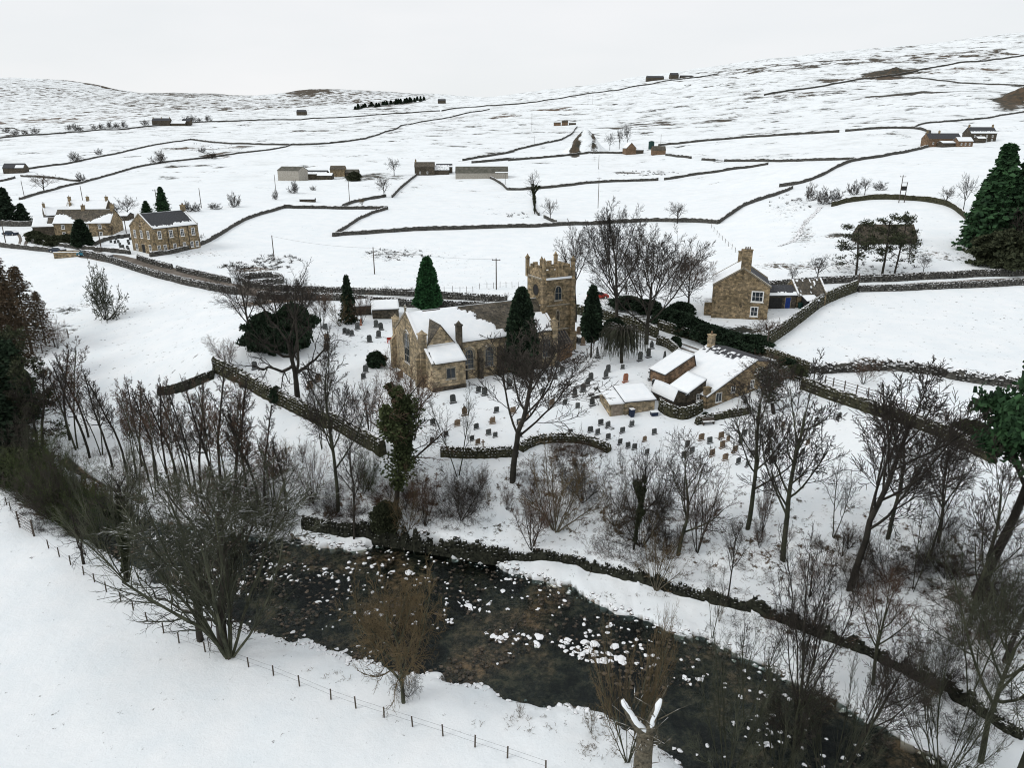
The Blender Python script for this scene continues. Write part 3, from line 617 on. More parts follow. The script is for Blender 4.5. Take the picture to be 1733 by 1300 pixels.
fence('post row dropping toward the tall brown house', z7([(450,25),(468,50),(490,75),(505,95),(530,115),(552,135),(575,160),(600,180),(625,205)]), 1.3, (1.0,), .012, .06)
def gate(label, a, b, h=1.2):
    A, B = at(*a), at(*b); t = thing('field_gate', label, 'gate', A, math.atan2(B.y-A.y, B.x-A.x)); L = math.hypot(B.x-A.x, B.y-A.y); m = MB(); dz = B.z-A.z
    for i in range(5): z = .2+i*(h-.2)/4; m.tube((0, 0, z), (L, 0, z+dz), .05, .05, 4)
    m.tube((0, 0, h), (L, 0, .2+dz), .04, .04, 4); m.build('bars', M['wood'], t)
    MB().tube((0, 0, -.3), (0, 0, h+.3), .11, .1, 6).build('post', M['wood'], t); MB().tube((L, 0, -.3+dz), (L, 0, h+.3+dz), .11, .1, 6).build('post', M['wood'], t)
gate('wooden field gate at the left edge of the near bank', (34,893), (58,908), 1.8)
gate('left half of the wooden gate between the dark wood and the big snowfield', (72,598), (93,588), 1.5)
gate('right half of the wooden gate between the dark wood and the big snowfield', (93,588), (116,572), 1.5)
def pole(px, py, top, label, kind='plain', r=.14):
    P = at(px, py); H = height_to(P, px, top); t = thing('utility_pole', label, 'utility pole', P, 0, 'utility poles')
    MB().tube((0, 0, -.5), (0, 0, H), r, r*.75, 7).build('shaft', M['pole'], t)
    if kind != 'plain':
        MB().box(-.9, .9, -.06, .06, H-.5, H-.36).build('crossarm', M['pole'], t)
        m = MB()
        for x in (-.8, 0, .8): m.tube((x, 0, H-.36), (x, 0, H-.14), .05, .05, 5)
        m.build('insulator', M['black'], t)
    if kind == 'transformer':
        MB().tube((1.6, 0, -.5), (1.6, 0, H-2), r, r*.8, 7).build('second_shaft', M['pole'], t)
        MB().box(.2, 1.4, -.4, .4, H*.45, H*.45+1.2).build('transformer_box', M['black'], t); MB().box(-.1, 1.8, -.08, .08, H-2.2, H-2.05).build('brace', M['pole'], t)
    return P, H
PL = [(42,337,305,'pole right of the dark spruces at the left edge'),(142,350,314,'pole rising behind the snowy farmhouse roofs'),(268,360,320,'pole with a crossarm between the two evergreens by the chapel','transformer'),
 (341,352,318,'pole right of the chapel in the open field'),(464,438,398,'pole by the rocky scrub above the sheepfold'),(634,464,418,'lone pole in the open field left of the bright cypress'),(840,490,437,'pole in the field left of the church tower','cross'),
 (1012,352,300,'tall pole in the middle field above the big bare trees','cross'),(1013,286,262,'pole below the cottage on the hill'),(592,345,303,'pole below the left barns'),(467,325,295,'thin pole left of the grey barn'),
 (855,312,292,'pole at the right end of the long barn'),(1521,343,296,'twin pole carrying a transformer on the right slope','transformer'),(10,412,375,'pole at the left edge beside the parked car'),
 (173,430,390,'pole beside the parked cars'),(214,395,365,'pole left of the chapel gable'),(131,415,395,'short pole by the stone hut'),(1118,246,227,'pole beside the green tank'),(904,248,230,'thin pole in the field left of the spoil heap'),
 (900,222,190,'thin pole high in the field left of the ruin'),(1297,596,555,'pale pole at the foot of the diagonal garden wall'),(1451,490,462,'pole where the garden wall meets the right road'),(167,365,346,'short pole behind the farmhouses'),
 (443,470,452,'short dark pole inside the sheepfold'),(995,176,154,'left thin pole high on the hillside'),(1003,176,156,'right thin pole high on the hillside')]
PO = [pole(p[0], p[1], p[2], p[3], p[4] if len(p) > 4 else 'plain') for p in PL]
def wire(i, j, label, r=.018):
    (A, ha), (B, hb) = PO[i], PO[j]; a, b = A+Vector((0, 0, ha-.2)), B+Vector((0, 0, hb-.2)); m = MB(); n = 12; sag = (b-a).length*.02; prev = a
    for k in range(1, n+1):
        t = k/n; q = a.lerp(b, t)-Vector((0, 0, sag*4*t*(1-t))); m.tube(prev, q, r, r, 3); prev = q
    tag(m.build('overhead_wire', M['black']), label, 'wire', 'overhead wires')
wire(5, 6, 'thin wire from the lone field pole to the pole by the tower'); wire(5, 4, 'thin wire from the lone field pole to the pole above the sheepfold'); wire(7, 8, 'thin wire climbing from the middle field to the hillside cottage')

# ------------------------------------------------------------------ trees
def nrm(x, y, z):
    l = math.sqrt(x*x+y*y+z*z) or 1; return x/l, y/l, z/l
def grow(seed, stems=1, fan=0, tl=.55, nch=(8, 6, 5, 4), ang=(45, 45, 40, 38), ratio=(.75, .55, .5, .5), trop=(.02, .06, .05, 0, 0), wig=(.05, .08, .10, .12, .15),
         r0=.018, start=(.35, .2, .15, .15), rmin=.0012, nseg=(8, 6, 5, 4, 3), taper=.45, crr=.6, taperlen=.5, lean=(0, 0)):
    rg = random.Random(seed); segs = []; ends = []
    def br(p, d, L, r, lv):
        n = nseg[min(lv, len(nseg)-1)]; st = L/n; nodes = [(p, d, r)]; w = wig[min(lv, len(wig)-1)]; tp = trop[min(lv, len(trop)-1)]
        for i in range(n):
            d = nrm(d[0]+rg.gauss(0, w), d[1]+rg.gauss(0, w), d[2]+rg.gauss(0, w)+tp)
            q = (p[0]+d[0]*st, p[1]+d[1]*st, p[2]+d[2]*st); r1 = max(rmin, nodes[0][2]*(1-(1-taper)*(i+1)/n))
            segs.append((*p, *q, r, r1, lv)); nodes.append((q, d, r1)); p, r = q, r1
        if lv >= len(nch): ends.append((p, d)); return
        K = nch[lv]; s0 = start[min(lv, len(start)-1)]; az = rg.uniform(0, 6.28)
        for j in range(K):
            t = s0+(1-s0)*(j+rg.uniform(.2, 1))/K; t = min(t, 1); f = t*n; i = min(int(f), n-1); fr = f-i
            a, b = nodes[i], nodes[i+1]; pp = tuple(a[0][k]*(1-fr)+b[0][k]*fr for k in range(3)); dd = b[1]
            az += 2.4+rg.uniform(-.5, .5); an = math.radians(ang[min(lv, len(ang)-1)]*rg.uniform(.65, 1.25)*(1 if j < K-1 else .4))
            # perpendicular frame
            ax = nrm(dd[1], -dd[0], 0) if abs(dd[2]) < .95 else (1, 0, 0)
            bx = (dd[1]*ax[2]-dd[2]*ax[1], dd[2]*ax[0]-dd[0]*ax[2], dd[0]*ax[1]-dd[1]*ax[0])
            ca, sa = math.cos(an), math.sin(an); c, s = math.cos(az), math.sin(az)
            nd = nrm(*(dd[k]*ca+(ax[k]*c+bx[k]*s)*sa for k in range(3)))
            br(pp, nd, L*ratio[min(lv, len(ratio)-1)]*(1.1-taperlen*t)*rg.uniform(.75, 1.2), max(rmin, (a[2]*(1-fr)+b[2]*fr)*crr), lv+1)
    for s in range(stems):
        a = s*6.283/max(1, stems)+rg.uniform(-.4, .4); f = math.radians(fan)*rg.uniform(.35, 1.1) if stems > 1 else 0
        d = nrm(math.sin(f)*math.cos(a)+lean[0], math.sin(f)*math.sin(a)+lean[1], math.cos(f))
        br((math.cos(a)*.01*(stems > 1), math.sin(a)*.01*(stems > 1), -.02), d, tl*rg.uniform(.8, 1.1) if stems > 1 else tl, r0*rg.uniform(.7, 1) if stems > 1 else r0, 0)
    S = np.array(segs); H = max(np.percentile(S[:, 5], 95.5), .01)
    S[:, :6] /= H; E = np.array([e[0] for e in ends])/H if ends else np.zeros((0, 3))
    return S, E
def tubes(S, k):
    p, q = S[:, 0:3], S[:, 3:6]; d = q-p; d /= np.linalg.norm(d, axis=1, keepdims=True)+1e-9
    ref = np.where(np.abs(d[:, 2:3]) < .9, [[0, 0, 1.0]], [[1.0, 0, 0]]); a = np.cross(d, ref); a /= np.linalg.norm(a, axis=1, keepdims=True)+1e-9; b = np.cross(d, a)
    an = np.arange(k)*2*np.pi/k; ring = a[:, None, :]*np.cos(an)[None, :, None]+b[:, None, :]*np.sin(an)[None, :, None]
    V = np.concatenate([p[:, None]+ring*S[:, 6, None, None], q[:, None]+ring*S[:, 7, None, None]], 1).reshape(-1, 3)
    base = (np.arange(len(S))*2*k)[:, None, None]; i = np.arange(k); j = (i+1) % k
    Q = (base+np.stack([i, j, k+j, k+i], -1)[None]).reshape(-1, 4)
    return V, Q
def tmesh(name, S, mat, k=5):
    V, Q = tubes(S, k); return mesh_np(name, V, Q, mat, k > 3)
def leafmesh(name, P, size, mat, seed=0, up=.0, flat=1.0, elong=1.0, outward=None):
    """many small leaf-sprays, one quad each"""
    rg = np.random.default_rng(seed); n = len(P); P = np.asarray(P, float)
    u = rg.normal(size=(n, 3)); u[:, 2] *= flat
    if outward is not None: u += outward*1.2
    u[:, 2] += up; u /= np.linalg.norm(u, axis=1, keepdims=True)+1e-9
    w = np.cross(u, rg.normal(size=(n, 3))); w /= np.linalg.norm(w, axis=1, keepdims=True)+1e-9
    s = size*rg.uniform(.6, 1.4, (n, 1)); u = u*s*elong; w = w*s
    V = np.stack([P-w*.5, P+w*.5, P+w*.32+u, P-w*.32+u], 1).reshape(-1, 3); Q = np.arange(4*n).reshape(n, 4)
    return mesh_np(name, V, Q, mat)
KIND = {}
def reg(name, parts, R): KIND[name] = (parts, R)
def bare(name, seed, bark, twig, cut=2, **kw):
    S, E = grow(seed, **kw); lv = S[:, 8]; R = np.percentile(np.hypot(S[:, 3], S[:, 4]), 96)
    A, B = S[lv < cut], S[lv >= cut]
    reg(name, [('trunk', tmesh(name+'_trunk', A, M[bark], 6)), ('crown', tmesh(name+'_crown', B, M[twig], 3))], R); return S, E
# broad, open ash-like trees
bare('ash_a', 3, 'bark_green', 'twig', tl=.5, nch=(8, 7, 7, 6), start=(.45, .2, .15, .1), ratio=(1.0, .6, .52, .5), ang=(48, 45, 42, 40), r0=.020, trop=(.0, .09, .06, .02, 0))
bare('ash_b', 9, 'bark', 'twig', tl=.6, nch=(9, 7, 7, 6), start=(.38, .2, .12, .1), ratio=(.8, .6, .52, .5), ang=(42, 42, 40, 40), r0=.018, trop=(.0, .10, .07, .02, 0), wig=(.07, .08, .10, .12, .15))
bare('ash_c', 14, 'bark_green', 'twig', tl=.62, nch=(7, 7, 7, 6), start=(.3, .2, .12, .1), ratio=(.7, .62, .52, .5), ang=(38, 45, 42, 40), r0=.017, trop=(.0, .12, .06, .02, 0), wig=(.09, .08, .10, .12, .15), lean=(.12, 0))
bare('bank_a', 19, 'bark_green', 'twig', tl=.85, nch=(11, 7, 6, 6), start=(.28, .2, .12, .1), ratio=(.50, .6, .55, .5), ang=(52, 42, 40, 38), r0=.0155, trop=(.03, .13, .08, .03, 0), wig=(.06, .07, .09, .11, .14), taperlen=.55, crr=.5, rmin=.0012, nseg=(9, 7, 5, 4, 3))
bare('bank_b', 24, 'bark', 'twig', tl=.8, nch=(10, 7, 6, 7), start=(.33, .2, .12, .1), ratio=(.55, .6, .55, .5), ang=(46, 42, 40, 38), r0=.0150, trop=(.03, .13, .08, .03, 0), wig=(.08, .07, .09, .11, .14), taperlen=.5, crr=.52, rmin=.0012, nseg=(9, 7, 5, 4, 3))
bare('slim', 21, 'bark', 'twig', tl=.78, nch=(10, 6, 5, 4), start=(.35, .2, .1, .1), ratio=(.38, .58, .52, .5), ang=(40, 42, 42, 40), r0=.012, trop=(.02, .12, .05, .0, 0), wig=(.05, .08, .10, .12, .15), rmin=.0010)
bare('slim_b', 27, 'bark_green', 'twig', stems=2, fan=16, tl=.72, nch=(9, 6, 5, 3), start=(.35, .2, .1, .1), ratio=(.36, .58, .52, .5), ang=(38, 42, 42, 40), r0=.012, trop=(.05, .12, .05, .0, 0), wig=(.07, .08, .10, .12, .15), rmin=.0010)
bare('oak', 33, 'bark', 'twig', tl=.45, nch=(7, 6, 5, 5), start=(.35, .15, .12, .1), ratio=(1.25, .58, .52, .5), ang=(62, 48, 45, 42), r0=.040, trop=(.0, .05, .03, .0, 0), wig=(.06, .24, .26, .28, .28))
# dense round-headed tree: very fine brush of twigs
bare('beech', 41, 'bark', 'twig', tl=.5, nch=(10, 7, 6, 6, 4), start=(.25, .2, .15, .1, .1), ratio=(1.05, .60, .55, .52, .5), ang=(50, 42, 38, 36, 34), r0=.020, trop=(.0, .12, .09, .05, .03, 0), wig=(.03, .06, .08, .11, .13, .14), nseg=(7, 6, 5, 4, 3, 2), rmin=.0010, crr=.55)
# riverside alders: tall, dark, fine tops
bare('alder_a', 51, 'bark', 'twig', tl=.92, nch=(20, 6, 5, 3), start=(.42, .15, .1, .1), ratio=(.26, .55, .55, .5), ang=(58, 45, 45, 40), r0=.015, trop=(.03, .10, .05, .0, 0), wig=(.05, .10, .14, .16, .2), rmin=.0014, crr=.42, taperlen=.75)
bare('alder_b', 57, 'bark_green', 'twig', stems=2, fan=10, tl=.88, nch=(14, 6, 5, 3), start=(.48, .15, .1, .1), ratio=(.26, .58, .55, .5), ang=(55, 45, 45, 40), r0=.013, trop=(.06, .10, .05, .0, 0), wig=(.05, .10, .14, .16, .2), rmin=.0014, crr=.45, taperlen=.6)
# fan-shaped, many-stemmed willows
bare('bigfan', 63, 'bark_green', 'twig_green', cut=1, stems=11, fan=44, tl=.9, nch=(12, 6, 4), start=(.22, .15, .15), ratio=(.36, .5, .5), ang=(28, 32, 34), r0=.013, trop=(.02, .05, .03, 0), wig=(.08, .1, .13, .16), rmin=.0007)
bare('fan', 61, 'bark_green', 'twig_green', cut=1, stems=9, fan=46, tl=.9, nch=(12, 6, 5), start=(.25, .2, .2), ratio=(.36, .5, .5), ang=(24, 28, 32), r0=.011, trop=(.02, .05, .03, 0), wig=(.07, .10, .14, .2), rmin=.0011)
bare('fan_brown', 66, 'bark', 'twig_red', cut=1, stems=8, fan=40, tl=.85, nch=(9, 6, 5), start=(.25, .2, .2), ratio=(.38, .5, .5), ang=(32, 34, 36), r0=.010, trop=(.02, .05, .03, 0), wig=(.07, .12, .18, .22), rmin=.0014)
bare('thicket', 71, 'bark', 'twig', cut=1, stems=12, fan=60, tl=.8, nch=(12, 7, 5), start=(.15, .1, .1), ratio=(.42, .52, .5), ang=(40, 42, 42), r0=.009, trop=(.04, .04, .0, 0), wig=(.10, .16, .2, .22), rmin=.0016)
bare('willow', 77, 'bark_green', 'twig_gold', tl=.34, nch=(13, 9, 8, 6), start=(.3, .12, .1, .1), ratio=(1.25, .55, .5, .5), ang=(72, 46, 42, 38), r0=.030, trop=(.0, .07, .04, .01, 0), wig=(.05, .14, .18, .22, .22), rmin=.0014)
# small field trees and bushes seen from far away: thicker twigs
bare('fieldtree', 81, 'bark', 'twig', tl=.45, nch=(8, 7, 6), start=(.35, .15, .1), ratio=(1.0, .6, .5), ang=(50, 45, 42), r0=.03, trop=(0, .08, .05, 0), wig=(.05, .14, .18, .22), rmin=.004)
bare('fieldbush', 86, 'bark', 'twig', cut=1, stems=9, fan=75, tl=.7, nch=(8, 7, 4), start=(.1, .1, .1), ratio=(.5, .5, .5), ang=(45, 45, 42), r0=.02, trop=(.05, .05, .0), wig=(.12, .18, .22), rmin=.006)
bare('dead_shrub', 91, 'bark_pale', 'twig_gold', cut=1, stems=9, fan=55, tl=.8, nch=(7, 5, 3), start=(.2, .2, .1), ratio=(.45, .5, .5), ang=(30, 34, 36), r0=.014, trop=(.0, .02, .0), wig=(.1, .15, .2), rmin=.0025)
# weeping tree
rw = random.Random(95); TS, CS = [(0, 0, -.02, .03, 0, .4, .035, .028, 0), (.03, 0, .4, 0, .02, .8, .028, .018, 0)], []
for i in range(30):
    a = i*2.4; c, sn = math.cos(a), math.sin(a); r_ = rw.uniform(.15, .46); z0 = rw.uniform(.62, .82); prev = (0, .01, z0); top = rw.uniform(.86, 1.0); pts_ = [(c*r_*.3, sn*r_*.3, top-.04), (c*r_*.65, sn*r_*.65, top), (c*r_, sn*r_, top-.14)]
    for k, q in enumerate(pts_): TS.append((*prev, *q, .011-.002*k, .009-.002*k, 0)); prev = q
    for j in range(26):
        t = rw.random(); b = pts_[1] if t > .5 else pts_[0]; e = pts_[2] if t > .5 else pts_[1]; u = rw.random(); p = [b[k]*(1-u)+e[k]*u for k in range(3)]; zb = rw.uniform(.08, .55)*(1 if r_ > .3 else 1.3)
        for m_ in range(4):
            q = [p[0]+c*rw.uniform(0, .02)+rw.uniform(-.008, .008), p[1]+sn*rw.uniform(0, .02)+rw.uniform(-.008, .008), p[2]-(p[2]-zb)*(.25+.12*m_)]; CS.append((*p, *q, .0026, .0022, 1)); p = q
reg('weeping', [('trunk', tmesh('weep_t', np.array(TS), M['bark'], 6)), ('crown', tmesh('weep_c', np.array(CS), M['twig_green'], 3))], .5)
# ivy-wrapped tree
S, E = grow(101, tl=.8, nch=(9, 6, 5, 3), start=(.4, .2, .1, .1), ratio=(.45, .58, .52, .5), ang=(45, 45, 42, 40), r0=.016, trop=(.02, .1, .05, 0), wig=(.05, .14, .18, .22), rmin=.0011)
def ivy_points(n, seed, z0, z1, rad, S):
    rg = np.random.default_rng(seed); A = S[(S[:, 8] < 2) & (S[:, 5] < z1) & (S[:, 2] > z0) & (np.hypot(S[:, 3], S[:, 4]) < .11)]; i = rg.integers(0, len(A), n); t = rg.random((n, 1)); P = A[i, :3]*(1-t)+A[i, 3:6]*t
    prof = np.where(A[i, 8] < 1, 1.0, .55)*(1+.5*np.sin(P[:, 2]*19+1)); d = rg.normal(size=(n, 3)); d /= np.linalg.norm(d, axis=1, keepdims=True)
    keep = fbm(P[:, 0]*9+P[:, 2]*7+50, P[:, 1]*9+50, 2, 9) > -.28
    return (P+d*rad*(prof*rg.uniform(.3, 1, n))[:, None])[keep], d[keep]
P, dv = ivy_points(15000, 1, .10, .93, .078, S)
reg('ivytree', [('trunk', tmesh('ivy_t', S[S[:, 8] < 2], M['bark'], 6)), ('crown', tmesh('ivy_c', S[S[:, 8] >= 2], M['twig_red'], 3)), ('ivy', leafmesh('ivy_l', P, .012, M['ivy'], 3, outward=dv))], .2)
P, dv = ivy_points(9000, 4, .02, .72, .032, S)
reg('ivytrunk', [('trunk', KIND['ivytree'][0][0][1]), ('crown', tmesh('ivy_c2', S[S[:, 8] >= 2], M['twig'], 3)), ('ivy', leafmesh('ivy_l2', P, .014, M['ivy'], 5, outward=dv))], .22)
# evergreens
def evergreen(name, mat, prof, n, leaf, seed, trunk=.08, lump=.30, core=True, up=.7, rad=.2):
    rg = np.random.default_rng(seed); z = rg.random(n*2)**.85; a = rg.uniform(0, 2*np.pi, n*2)
    r = np.array([prof(q) for q in z]); k = 1+lump*2*fbm(np.cos(a)*2.4+z*5+9, np.sin(a)*2.4+z*3+9, 3, seed); rr = r*k*rg.uniform(.45, 1.04, n*2)**.6
    keep = rg.random(n*2) < (r/max(r.max(), .01))*.8+.1; z, a, rr, r = z[keep], a[keep], rr[keep], r[keep]
    zz = trunk+z*(1-trunk); P = np.stack([rr*np.cos(a), rr*np.sin(a), zz], -1); out = np.stack([np.cos(a), np.sin(a), np.zeros(len(a))], -1)
    parts = []
    m = MB(); m.tube((0, 0, -.03), (0, 0, .6), rad*.12, rad*.05, 7); parts.append(('trunk', m.mesh(name+'_t', M['bark'])))
    me = leafmesh(name+'_l', P, leaf, M[mat], seed, up=up, outward=out*.6, elong=1.3)
    parts.append(('crown', me)); reg(name, parts, rad)
    if core:
        V, Q = [], []; nz_, na = 14, 14
        for i in range(nz_+1):
            for j in range(na):
                zc = i/nz_; aa = j*2*math.pi/na; k = 1+lump*1.2*float(fbm(np.array([math.cos(aa)*2.4+zc*5+9]), np.array([math.sin(aa)*2.4+zc*3+9]), 3, seed)[0])
                rc = prof(min(max(zc, .02), .98))*.66*k*(0.05 if i in (0, nz_) else 1); V.append((rc*math.cos(aa), rc*math.sin(aa), trunk+zc*(1-trunk)))
        for i in range(nz_):
            for j in range(na): Q.append((i*na+j, i*na+(j+1) % na, (i+1)*na+(j+1) % na, (i+1)*na+j))
        # join inner foliage mass and leaf sprays into the one crown mesh
        Vl = np.empty(len(me.vertices)*3, dtype=np.float32); me.vertices.foreach_get('co', Vl); Vl = Vl.reshape(-1, 3)
        Qa = np.concatenate([np.arange(len(Vl)).reshape(-1, 4), np.array(Q)+len(Vl)]); bpy.data.meshes.remove(me)
        parts[1] = ('crown', mesh_np(name+'_l', np.concatenate([Vl, np.array(V)]), Qa, M[mat])); reg(name, parts, rad)
evergreen('cypress_green', 'cypress', lambda z: .21*(1-z)**.55*(min(1, z*5+.45)), 12000, .034, 5, .04, .2, rad=.21)
evergreen('cypress_dark', 'yew', lambda z: .155*min(1, (1-z)*1.9)**.6*(min(1, z*6+.5)), 9000, .03, 6, .03, .22, rad=.155)
evergreen('cypress_slim', 'yew', lambda z: .105*min(1, (1-z)*1.5)**.7*(min(1, z*4+.3)), 7000, .026, 7, .22, .3, rad=.105)
evergreen('yew_round', 'yew', lambda z: .48*math.sqrt(max(0, 1-(2*z-.95)**2))+.02, 12000, .045, 8, .05, .9, rad=.48, core=False)
evergreen('laurel', 'yew', lambda z: .62*math.sqrt(max(0, 1-(1.5*z-.45)**2))+.02, 4500, .085, 9, .0, .6, rad=.62)
evergreen('ivy_bush', 'ivy', lambda z: .58*math.sqrt(max(0, 1-(1.7*z-.6)**2))+.02, 7000, .055, 10, .0, .7, rad=.58)
def conifer(name, mat, seed, nw=30, nb=9, R=.2, base=.10, droop=.35, leaf=.02, card=10, twiggy=False, sparse=0, conic=.8):
    rg = random.Random(seed); segs = []; P = []; D = []
    n = 10
    for i in range(n): segs.append((0, 0, i/n-.02, 0, 0, (i+1)/n, .014*(1-i/n)+.002, .014*(1-(i+1)/n)+.0015, 0))
    for w in range(nw):
        z = base+(1-base)*(w/nw)**.9; r = R*((1-(z-base)/(1-base))**conic)*rg.uniform(.72, 1.12)+.008; a0 = rg.uniform(0, 6)
        for b in range(nb):
            if rg.random() < sparse: continue
            a = a0+b*6.283/nb+rg.uniform(-.25, .25); L = r*rg.uniform(.7, 1.15); c, s = math.cos(a), math.sin(a); dz = -droop*L; px = (0, 0, z)
            q1 = (c*L*.6, s*L*.6, z+dz*.75); q2_ = (c*L, s*L, z+dz*.8)
            segs.append((0, 0, z, *q1, .0025, .0018, 1)); segs.append((*q1, *q2_, .0018, .001, 1))
            for k in range(card):
                t = rg.uniform(.18, 1.0); f = L*t; wd = L*.30*(1-t*.6); o = rg.uniform(-wd, wd)
                P.append((c*f-s*o, s*f+c*o, z+dz*min(1, t*1.2)*.8+rg.uniform(-.006, .004))); D.append((c*.6-s*o*4, s*.6+c*o*4, -.55))
                if twiggy and k % 2 == 0:
                    p = P[-1]; segs.append((*p, p[0]+c*.02+rg.uniform(-.012, .012), p[1]+s*.02+rg.uniform(-.012, .012), p[2]-rg.uniform(.005, .03), .0016, .001, 2))
    S = np.array(segs, float)
    parts = [('trunk', tmesh(name+'_t', S[S[:, 8] == 0], M['bark'], 6)), ('branches', tmesh(name+'_b', S[S[:, 8] > 0], M['larch' if twiggy else 'bark'], 3))]
    P, D = np.array(P), np.array(D)
    parts.append(('crown', leafmesh(name+'_l', P, leaf, M[mat], seed, outward=D, flat=.5, elong=1.2)))
    reg(name, parts, R)
conifer('spruce', 'pine', 3, 38, 11, .22, .05, .38, .026, 16)
conifer('spruce_slim', 'yew', 5, 30, 8, .15, .12, .42, .02, 9, sparse=.1)
conifer('larch', 'larch', 8, 32, 8, .25, .14, .24, .013, 13, twiggy=True, sparse=.1, conic=.55)
conifer('dark_spruce', 'yew', 11, 34, 10, .24, .06, .4, .030, 15, conic=.7)
# Scots pine: bare trunk, flat pads of needles high up
S, E = grow(113, tl=.85, nch=(11, 6, 4), start=(.55, .35, .3), ratio=(.42, .55, .5), ang=(62, 42, 40), r0=.026, trop=(.0, .06, .05, 0), wig=(.05, .14, .16, .2), rmin=.002)
rg = np.random.default_rng(4); Pp = np.repeat(E, 34, 0)+rg.normal(size=(len(E)*34, 3))*[.030, .030, .013]
R = np.percentile(np.hypot(S[:, 3], S[:, 4]), 96)
reg('scots_pine', [('trunk', tmesh('sp_t', S[S[:, 8] < 2], M['bark'], 6)), ('branches', tmesh('sp_b', S[S[:, 8] >= 2], M['twig'], 3)), ('crown', leafmesh('sp_l', Pp, .016, M['pine'], 5, up=.6, elong=1.4))], R)
S, E = grow(117, tl=.95, nch=(13, 5, 4), start=(.25, .35, .3), ratio=(.30, .55, .5), ang=(72, 42, 40), r0=.016, trop=(.0, .05, .03, 0), wig=(.04, .12, .16, .2), rmin=.003)
Pp = np.repeat(E, 10, 0)+rg.normal(size=(len(E)*10, 3))*[.022, .022, .010]
reg('thin_pine', [('trunk', tmesh('tp_t', S[S[:, 8] < 1], M['bark'], 6)), ('branches', tmesh('tp_b', S[S[:, 8] >= 1], M['twig'], 3)), ('crown', leafmesh('tp_l', Pp, .013, M['ivy'], 5, up=.6, elong=1.4))], np.percentile(np.hypot(S[:, 3], S[:, 4]), 96))
del S, E, P, dv, Pp

SPECIES = dict(ash_a='bare_tree', bank_a='bare_tree', bank_b='bare_tree', ash_b='bare_tree', ash_c='bare_tree', slim='bare_tree', slim_b='bare_tree', oak='oak_tree', beech='bare_tree', alder_a='alder_tree', alder_b='alder_tree', fan='willow_tree', bigfan='willow_tree', fan_brown='willow_shrub', thicket='shrub',
  willow='willow_tree', fieldtree='field_tree', fieldbush='bush', dead_shrub='shrub', weeping='weeping_tree', ivytree='ivy_clad_tree', ivytrunk='ivy_clad_tree', cypress_green='cypress_tree', cypress_dark='cypress_tree', cypress_slim='cypress_tree', yew_round='yew_tree',
  laurel='laurel_bush', ivy_bush='evergreen_bush', spruce='spruce_tree', spruce_slim='spruce_tree', larch='larch_tree', dark_spruce='spruce_tree', scots_pine='pine_tree', thin_pine='pine_tree')
BUSHY = ('thicket', 'fieldbush', 'dead_shrub', 'laurel', 'ivy_bush', 'fan_brown')
rgT = random.Random(77)
def tree(kind, px, py, top, w, label, group=None, rot=None, sink=0, mats=None, tx=None):
    parts, R = KIND[kind]; P = at(px, py); D = depth(P); H = max(.6, height_to(P, px if tx is None else tx, top)); wr = w*D/F/2
    o = thing(SPECIES[kind], label, 'bush' if kind in BUSHY else 'tree', (P.x, P.y, P.z-sink), rgT.uniform(0, 6.28) if rot is None else rot, group)
    sx = wr/R; sx = max(.35*H, min(sx, 2.6*H)) if kind not in ('cypress_dark',) else sx
    for nm, me in parts:
        c = link(nm, me, o); c.scale = (sx, sx, H)
        if mats and nm in mats:
            c.material_slots[0].link = 'OBJECT'; c.material_slots[0].material = M[mats[nm]]
    if tx is not None:                      # a leaning tree
        lat = (tx-px)*D/F; o.rotation_euler = Matrix.Rotation(math.atan2(lat, H), 3, 'Y').to_euler()
    return o
def trees(rows, group=None):
    for r in rows: tree(*r[:6], group=group, **(r[6] if len(r) > 6 else {}))
GB = {'crown': 'twig_red'}
